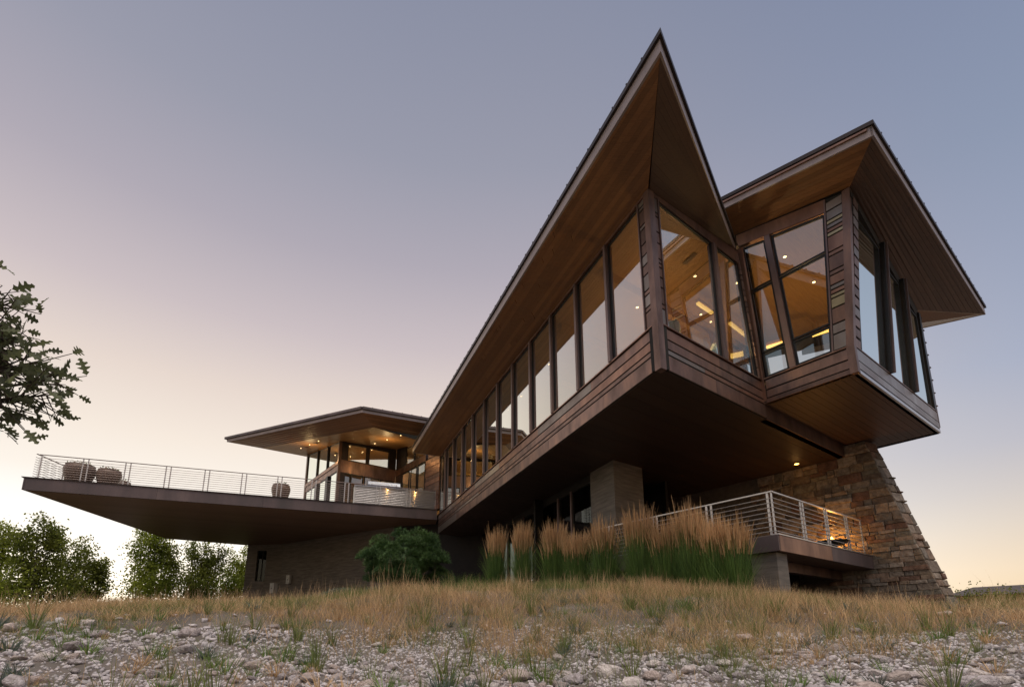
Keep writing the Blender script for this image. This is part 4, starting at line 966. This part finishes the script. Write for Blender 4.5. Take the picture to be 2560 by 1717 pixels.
lbl = {'grass': ('grass_tuft', 'fresh green grass tuft growing between the cobbles', 'green grass tufts among cobbles'), 'tall': ('tall_grass_tuft', 'tall loose olive grass tuft growing between the cobbles', 'tall grass tufts among cobbles'), 'sage': ('sage_tuft', 'small grey green sage tuft growing between the cobbles', 'sage tufts among cobbles'), 'straw': ('dry_grass_tuft', 'small dry straw coloured tuft between the cobbles', 'dry tufts among cobbles')}
tx, ty, tr_, ta = scatter(330, 4.3, 9.2, -46, 46)
for i in range(len(tx)):
    k = nrng.choice(['grass', 'grass', 'tall', 'tall', 'sage', 'straw', 'straw'])
    nme, lb, gp_ = lbl[k]; o = bpy.data.objects.new(nme, tm[k][int(nrng.integers(3))]); C.objects.link(o)
    sc = float(nrng.uniform(.55, 1.25)); o.location = (tx[i], ty[i], float(gz(tx[i], ty[i]))); o.rotation_euler = (0, 0, float(nrng.uniform(0, 6.28))); o.scale = (sc, sc, sc)
    tag(o, lb, 'grass tuft', gp_)

# feather reed grass clumps
def reed(x_, y_, h, w_, label, seed):
    h = h*1.2; w_ = w_*(1.25 if x_ > 1 else 1.12)
    zb_ = float(gz(x_, y_)); t = thing('feather_reed_grass', (x_, y_, zb_), label, 'grass clump', 'feather reed grasses before the terrace')
    n = 1000; an = nrng.uniform(0, 6.28, n); rr = w_*.24*np.sqrt(nrng.random(n)); hh_ = h*nrng.uniform(.25, .80, n)
    v1 = blades(x_+rr*np.cos(an), y_+rr*np.sin(an), np.full(n, zb_-.05), hh_, np.full(n, .011), w_*nrng.uniform(.0, .22, n), w_*nrng.uniform(0, .55, n)*(nrng.random(n) < .55), 4, an)
    raw('leaves', *v1, M['reed'], t)
    n = 420; an = nrng.uniform(0, 6.28, n); rr = w_*.24*np.sqrt(nrng.random(n)); hs_ = h*np.clip(nrng.normal(.65, .075, n), .45, .82); sp = w_*np.abs(nrng.normal(0, .085, n))
    bx, by = x_+rr*np.cos(an), y_+rr*np.sin(an)
    v2 = blades(bx, by, np.full(n, zb_-.05), hs_, np.full(n, .006), sp, sp*0, 2, an, tip=.8)
    raw('stems', *v2, M['reed'], t)
    L = []
    tx_, ty_, tz_ = bx+np.cos(an)*sp, by+np.sin(an)*sp, zb_-.05+hs_
    pl = h*nrng.uniform(.13, .34, n)
    for q in range(2):
        L.append(blades(tx_, ty_, tz_-.05, pl, np.full(n, .018), sp*.5, np.abs(sp)*.35, 3, an+nrng.normal(0, .3, n), tip=.1))
    for q in range(5):
        u = nrng.uniform(0, .75, n); a2 = nrng.uniform(0, 6.28, n)
        L.append(blades(tx_+np.cos(an)*sp*.35*u, ty_+np.sin(an)*sp*.35*u, tz_-.05+pl*u, pl*.22, np.full(n, .006), np.full(n, .012), np.full(n, .005), 1, a2))
    raw('plumes', *cat(L), M['plume'], t)
rl = [(-.50, 17.2, 1.75, .74, 'leftmost tan plumed reed grass clump, standing alone'), (.33, 16.4, 1.75, .74, 'second reed grass clump from the left, standing alone'), (1.26, 15.4, 1.72, .90, 'third reed grass clump from the left before the dark glass'), (1.82, 14.6, 1.40, .86, 'shorter reed grass clump left of the concrete pillar foot'), (2.45, 13.9, 1.62, .84, 'reed grass clump hiding the foot of the concrete pillar'),
      (3.2, 13.2, 1.86, .9, 'tallest reed grass clump just right of the pillar'), (3.75, 12.75, 1.62, .86, 'reed grass clump in front of the left railing end'), (4.18, 12.2, 1.85, .86, 'broad reed grass clump before the middle of the railing'), (4.55, 11.85, 1.62, .82, 'reed grass clump second from the right before the railing'), (4.86, 11.55, 1.55, .74, 'rightmost reed grass clump next to the terrace column')]
for i, (a_, b_, h_, w_, lb) in enumerate(rl): reed(a_, b_, h_, w_, lb, i)
def mound(x_, y_, w_, h, mat, label, name, n=420):
    zb_ = float(gz(x_, y_)); t = thing(name, (x_, y_, zb_), label, 'grass clump')
    an = nrng.uniform(0, 6.28, n); rr = w_*.35*np.sqrt(nrng.random(n))
    raw('leaves', *blades(x_+rr*np.cos(an), y_+rr*np.sin(an), np.full(n, zb_-.03), h*nrng.uniform(.6, 1.1, n), np.full(n, .010), w_*nrng.uniform(.05, .3, n), w_*nrng.uniform(.05, .5, n), 4, an), M[mat], t)
mound(-1.75, 17.6, 1.0, .72, 'green2', 'bright green arching grass mound left of the reed grasses', 'ornamental_grass')
mound(-1.1, 17.9, .9, .62, 'green2', 'smaller bright green grass mound touching the leftmost reed grass', 'ornamental_grass')
mound(-4.0, 17.6, .5, .55, 'green', 'olive grass mound at the foot of the pine shrub', 'ornamental_grass', 260)

# pine shrub
def pine(x_, y_, rx, rzh, label):
    zb_ = float(gz(x_, y_)); t = thing('pine_shrub', (x_, y_, zb_), label, 'shrub'); g = random.Random(3)
    tr = MB()
    for k in range(5):
        a_ = g.uniform(0, 6.28); tr.tube([V((x_, y_, zb_-.1)), V((x_+.25*math.cos(a_), y_+.25*math.sin(a_), zb_+.35)), V((x_+.9*math.cos(a_), y_+.9*math.sin(a_), zb_+.95))], [.07, .055, .03], 6)
    tr.build('trunk', M['bark'], t, smooth=True)
    lob = []
    for k in range(92):
        u = g.uniform(-.62, 1); a_ = g.uniform(0, 6.28); q = math.sqrt(max(0, 1-u*u)) if u > 0 else g.uniform(.6, .95)
        s_ = g.uniform(.70, 1.10); lob.append((x_+rx*.82*q*math.cos(a_)*s_, y_+rx*.82*q*math.sin(a_)*s_, zb_+.90+u*rzh*.62*s_, g.uniform(.22, .44)))
    core = MB(); 
    bm = bmesh.new(); bmesh.ops.create_icosphere(bm, subdivisions=3, radius=1)
    for v in bm.verts: v.co = V((v.co.x*rx*.56, v.co.y*rx*.56, v.co.z*rzh*.40*(1 if v.co.z > 0 else .5)+.95))
    me = bpy.data.meshes.new('inner_foliage'); bm.to_mesh(me); bm.free(); me.materials.append(M['pine']); link('inner_foliage', me, t)
    P, Dr = [], []
    for (cx, cy, cz, r_) in lob:
        n = 230; d = nrng.normal(size=(n, 3)); d /= np.linalg.norm(d, axis=1)[:, None]; d[:, 2] = np.abs(d[:, 2])*.8+d[:, 2]*.2
        P.append(np.array([cx, cy, cz])+d*r_*nrng.uniform(.75, 1.0, (n, 1))); Dr.append(d+np.array([0, 0, .5]))
    P = np.concatenate(P); Dr = np.concatenate(Dr); vs, fs = [], []
    m = len(P); nn = 7
    Pn = np.repeat(P, nn, 0); Dn = np.repeat(Dr, nn, 0)+nrng.normal(0, .55, (m*nn, 3)); Dn /= np.linalg.norm(Dn, axis=1)[:, None]
    L = nrng.uniform(.06, .12, (m*nn, 1)); sd_ = np.cross(Dn, nrng.normal(size=Dn.shape)); sd_ /= np.linalg.norm(sd_, axis=1)[:, None]
    Vn = np.stack([Pn-sd_*.007, Pn+sd_*.007, Pn+Dn*L], 1).reshape(-1, 3); raw('needles', Vn, np.arange(len(Vn)).reshape(-1, 3), M['pine'], t)
pine(-3.85, 18.7, 1.72, 1.75, 'dark green rounded pine shrub beneath the right end of the deck')
# low groundcover
def cover(x_, y_, w_, d_, h, label, n=2600):
    zb_ = float(gz(x_, y_)); t = thing('low_groundcover', (x_, y_, zb_), label, 'plant')
    px_ = x_+nrng.normal(0, w_/2.5, n); py_ = y_+nrng.normal(0, d_/2.5, n); pz_ = gz(px_, py_)+nrng.uniform(0, h, n)*np.exp(-((px_-x_)/w_)**2*2)
    P = np.stack([px_, py_, pz_], -1); d = nrng.normal(size=(n, 3)); d /= np.linalg.norm(d, axis=1)[:, None]; s_ = np.cross(d, nrng.normal(size=(n, 3))); s_ /= np.linalg.norm(s_, axis=1)[:, None]
    Vn = np.stack([P, P+d*.03+s_*.018, P+d*.06, P+d*.03-s_*.018], 1).reshape(-1, 3); raw('foliage', Vn, np.arange(len(Vn)).reshape(-1, 4), M['sage'], t)
cover(-5.9, 18.3, 1.4, .7, .42, 'pale low flowering groundcover left of the pine shrub')
cover(-4.6, 17.8, .9, .5, .3, 'pale low groundcover at the front of the pine shrub')

# background trees
def tree(a_, r, h, w_, label, seed, mat='leaf', dens=2600, stems=5):
    x_, y_ = r*math.sin(R(a_)), r*math.cos(R(a_)); zb_ = float(gz(x_, y_)); g = random.Random(seed); q = np.random.default_rng(seed)
    t = thing('young_tree', (x_, y_, zb_), label, 'tree', 'young trees beyond the deck')
    tr = MB(); tips = []
    for k in range(stems):
        b_ = V((x_+g.uniform(-w_*.25, w_*.25), y_+g.uniform(-.5, .5), zb_-.1)); top = V((b_.x+g.uniform(-w_*.25, w_*.25), b_.y+g.uniform(-.4, .4), zb_+h*g.uniform(.7, .97)))
        md = b_.lerp(top, .5)+V((g.uniform(-.15, .15), 0, 0)); tr.tube([b_, md, top], [.055, .035, .01], 5)
        for j in range(9):
            f_ = g.uniform(.12, .95); s0_ = b_.lerp(top, f_); aa = g.uniform(0, 6.28); L = w_*g.uniform(.2, .42)*(1.1-f_*.6)
            en = s0_+V((math.cos(aa)*L, math.sin(aa)*L, g.uniform(.1, .6)*L+.1)); tr.tube([s0_, en], [.016, .005], 4); tips += [(s0_.lerp(en, .6), L*.5), (en, L*.6)]
        tips.append((top, .35)); tips.append((top+V((0, 0, .25)), .15))
    tr.build('trunk', M['bark'], t)
    n = dens//len(tips)+1; P = []
    for p_, s_ in tips:
        c_ = q.normal(size=(n, 3))*np.array([s_*.55+.10, s_*.55+.10, s_*.42+.10])+np.array(p_); P.append(c_)
    P = np.concatenate(P); P = P[P[:, 2] > zb_+h*.06+q.uniform(0, h*.26, len(P))]
    n = len(P); d = q.normal(size=(n, 3)); d[:, 2] -= .4; d /= np.linalg.norm(d, axis=1)[:, None]; s_ = np.cross(d, q.normal(size=(n, 3))); s_ /= np.linalg.norm(s_, axis=1)[:, None]
    L = q.uniform(.11, .19, (n, 1)); Vn = np.stack([P, P+d*L*.5+s_*L*.32, P+d*L, P+d*L*.5-s_*L*.32], 1).reshape(-1, 3)
    raw('crown', Vn, np.arange(len(Vn)).reshape(-1, 4), M[mat], t)
tl_ = [(-46.5, 41, 5.6, 3.4, 'tree at the very left frame edge'), (-43.6, 42, 5.5, 3.0, 'broad leafy young tree second from the left edge'), (-41.6, 40, 5.6, 2.8, 'taller young tree with a ragged top left of the glow'), (-40.0, 43, 4.7, 2.0, 'open young tree left of the bright gap'), (-38.3, 42, 3.6, 1.4, 'low sparse young tree beside the bright sunset gap'),
       (-34.6, 43, 6.0, 2.6, 'tall young tree reaching up to the deck edge'), (-33.4, 44, 5.2, 2.4, 'dark young tree right of the tall one under the deck'), (-30.8, 45, 4.7, 1.8, 'loose young tree under the deck near its middle'), (-29.2, 45, 4.8, 2.6, 'young tree under the deck left of the concrete wall'), (-27.2, 46, 4.8, 2.2, 'bright green young tree against the concrete wall')]
for i, (a_, r_, h_, w_, lb) in enumerate(tl_): tree(a_, r_, h_, w_, lb, 40+i, 'leaf_b' if i in (1, 5, 9) else 'leaf', 6400 if i in (0, 1, 2, 5) else 4600)

# oak branch reaching in from the left
oakt = thing('oak_tree', (-4.6, 2.6, float(gz(-4.6, 2.6))), 'oak branch with lobed leaves hanging in at the left edge', 'tree')
g = random.Random(8); tb = V((-4.6, 2.6, float(gz(-4.6, 2.6))-.1))
tr = MB(); tr.tube([tb, tb+V((.1, .05, 1.0)), tb+V((.25, -.05, 2.0)), tb+V((.2, 0, 3.4))], [.16, .13, .10, .05], 9); tr.build('trunk', M['bark'], oakt, smooth=True)
def leafmesh(seed):
    g_ = random.Random(seed); half = [(0, 0), (.012, .06), (.10, .14), (.20, .20), (.10, .27), (.09, .33), (.25, .42), (.30, .50), (.14, .52), (.11, .58), (.24, .68), (.26, .76), (.11, .76), (.09, .84), (.13, .92), (.05, .97), (0, 1.0)]
    h2 = [(a*g_.uniform(.8, 1.2), b) for a, b in half]
    pts = [(a, b) for a, b in h2]+[(-a*g_.uniform(.8, 1.2), b) for a, b in h2[::-1][1:-1]]
    me = bpy.data.meshes.new('leaf'); vs = [(a, b, .10*abs(a)*2-.10*b*b) for a, b in pts]; n = len(h2); fs = []
    L_ = list(range(n)); Rr = [0]+[len(pts)-i for i in range(1, n-1)]+[n-1]
    mid_ = [(0, h2[i][1], -.10*h2[i][1]**2-.005) for i in range(n)]; o_ = len(vs); vs += mid_
    for i in range(n-1):
        fs.append((L_[i], L_[i+1], o_+i+1, o_+i)); fs.append((Rr[i+1], Rr[i], o_+i, o_+i+1))
    me.from_pydata(vs, [], fs); me.materials.append(M['oak']); return me
lm = [leafmesh(i) for i in range(5)]
tips = [((-2.56, 2.38, 1.66), .22, 26), ((-2.46, 2.44, 1.66), .12, 10), ((-2.52, 2.52, 1.48), .20, 26), ((-2.50, 2.60, 1.36), .22, 36), ((-2.36, 2.64, 1.32), .12, 16), ((-2.42, 2.66, 1.24), .14, 18), ((-2.54, 2.62, 1.18), .20, 34), ((-2.60, 2.60, 1.06), .14, 16), ((-2.66, 2.55, 1.36), .24, 44), ((-2.68, 2.46, 1.62), .24, 34), ((-2.70, 2.60, 1.18), .2, 26)]
tw = MB(); nl = 0
root = tb+V((.2, 0, 1.6))
for (p_, sp, n) in tips:
    n = int(n*.98); p_ = V(p_)+V((-.14, 0, .05)); m_ = root.lerp(p_, .6)+V((0, g.uniform(-.1, .1), g.uniform(0, .15))); tw.tube([root, m_, p_], [.035, .016, .004], 6)
    for k in range(n):
        q_ = p_+V((g.gauss(0, 1), g.gauss(0, 1), g.gauss(0, 1)))*sp*.5
        tw.tube([p_.lerp(m_, g.uniform(-.05, .25)), q_], [.0045, .002], 4)
        o = bpy.data.objects.new('leaf', g.choice(lm)); C.objects.link(o); o.parent = oakt
        s_ = g.uniform(.062, .112); o.scale = (s_, s_, s_); o.location = q_-BASE[oakt]
        d = (q_-root).normalized()*.6+V((g.uniform(-.8, .8), g.uniform(-.8, .8), g.uniform(-.9, .5)))
        o.rotation_euler = d.to_track_quat('Y', 'Z').to_euler(); o.rotation_euler.rotate_axis('Y', g.uniform(-2.2, 2.2)); nl += 1
tw.build('branch', M['bark'], oakt)

# right crest: shrubs and a far roof
def shrub(x_, y_, w_, h, label, n=1500, ls=1.0, mat='leaf'):
    zb_ = float(gz(x_, y_)); t = thing('low_shrub', (x_, y_, zb_), label, 'shrub')
    P = nrng.normal(size=(n, 3))*np.array([w_*.33, w_*.2, h*.3])+np.array([x_, y_, zb_+h*.35]); P = P[P[:, 2] > zb_]
    n = len(P); d = nrng.normal(size=(n, 3)); d /= np.linalg.norm(d, axis=1)[:, None]; s_ = np.cross(d, nrng.normal(size=(n, 3))); s_ /= np.linalg.norm(s_, axis=1)[:, None]
    Vn = np.stack([P, P+d*.04*ls+s_*.022*ls, P+d*.08*ls, P+d*.04*ls-s_*.022*ls], 1).reshape(-1, 3); raw('foliage', Vn, np.arange(len(Vn)).reshape(-1, 4), M[mat], t)
    tk = MB()
    for k in range(5): tk.tube([V((x_, y_, zb_-.05)), V((x_+rnd.uniform(-.4, .4)*w_, y_, zb_+h*.6))], [.012, .005], 4)
    tk.build('stems', M['bark'], t)
shrub(14.6, 16.6, 1.8, .75, 'low dark shrub on the crest right of the stone buttress')
shrub(15.9, 17.3, 1.6, .6, 'second low shrub on the right crest before the far roof')
fh = thing('far_house', (46, 50, 2.5), 'low dark far house roof just above the right crest', 'house')
fo = V((48.5, 52.5, 2.0)); d1 = az(45); d2 = az(135)
MB().prism([fo-d2*4-d1*3, fo+d2*4-d1*3, fo+d2*4+d1*3, fo-d2*4+d1*3], Z*1.9).build('wall', M['plaster'], fh)
MB().loft([fo-d2*4.6-d1*3.6+Z*1.9, fo+d2*4.6-d1*3.6+Z*1.9, fo+d2*4.6+d1*3.6+Z*1.9, fo-d2*4.6+d1*3.6+Z*1.9], [fo-d2*2.4-d1*.1+Z*2.9, fo+d2*2.4-d1*.1+Z*2.9, fo+d2*2.4+d1*.1+Z*2.9, fo-d2*2.4+d1*.1+Z*2.9]).build('roof', M['roof_far'], fh)
for k in (-2.2, 0, 2.2):
    wq = Wall(fo-d1*3.0+d2*(k-.5), d2, -d1); wq.rect(0, 1, 2.6, 3.5, 0, .03).build('window', M['black'], fh)

for a_, r_, w_, h_, lb, mt in ((-44.5, 39, 3.4, 2.6, 'dense green bush at the foot of the leftmost trees', 'leaf_b'), (-40.6, 39.5, 2.6, 2.2, 'green bush below the ragged topped young tree', 'leaf'),
                               (-34.0, 41, 3.0, 2.8, 'dense dark bush below the tall tree by the deck', 'leaf_b'), (-30.6, 42.5, 2.0, 1.8, 'low bush below the loose young trees under the deck', 'leaf'), (-27.6, 42.5, 2.0, 2.4, 'bright bush against the left end of the concrete wall', 'leaf_b')):
    shrub(r_*math.sin(R(a_)), r_*math.cos(R(a_)), w_, h_, lb, 2600, 2.2, mt)
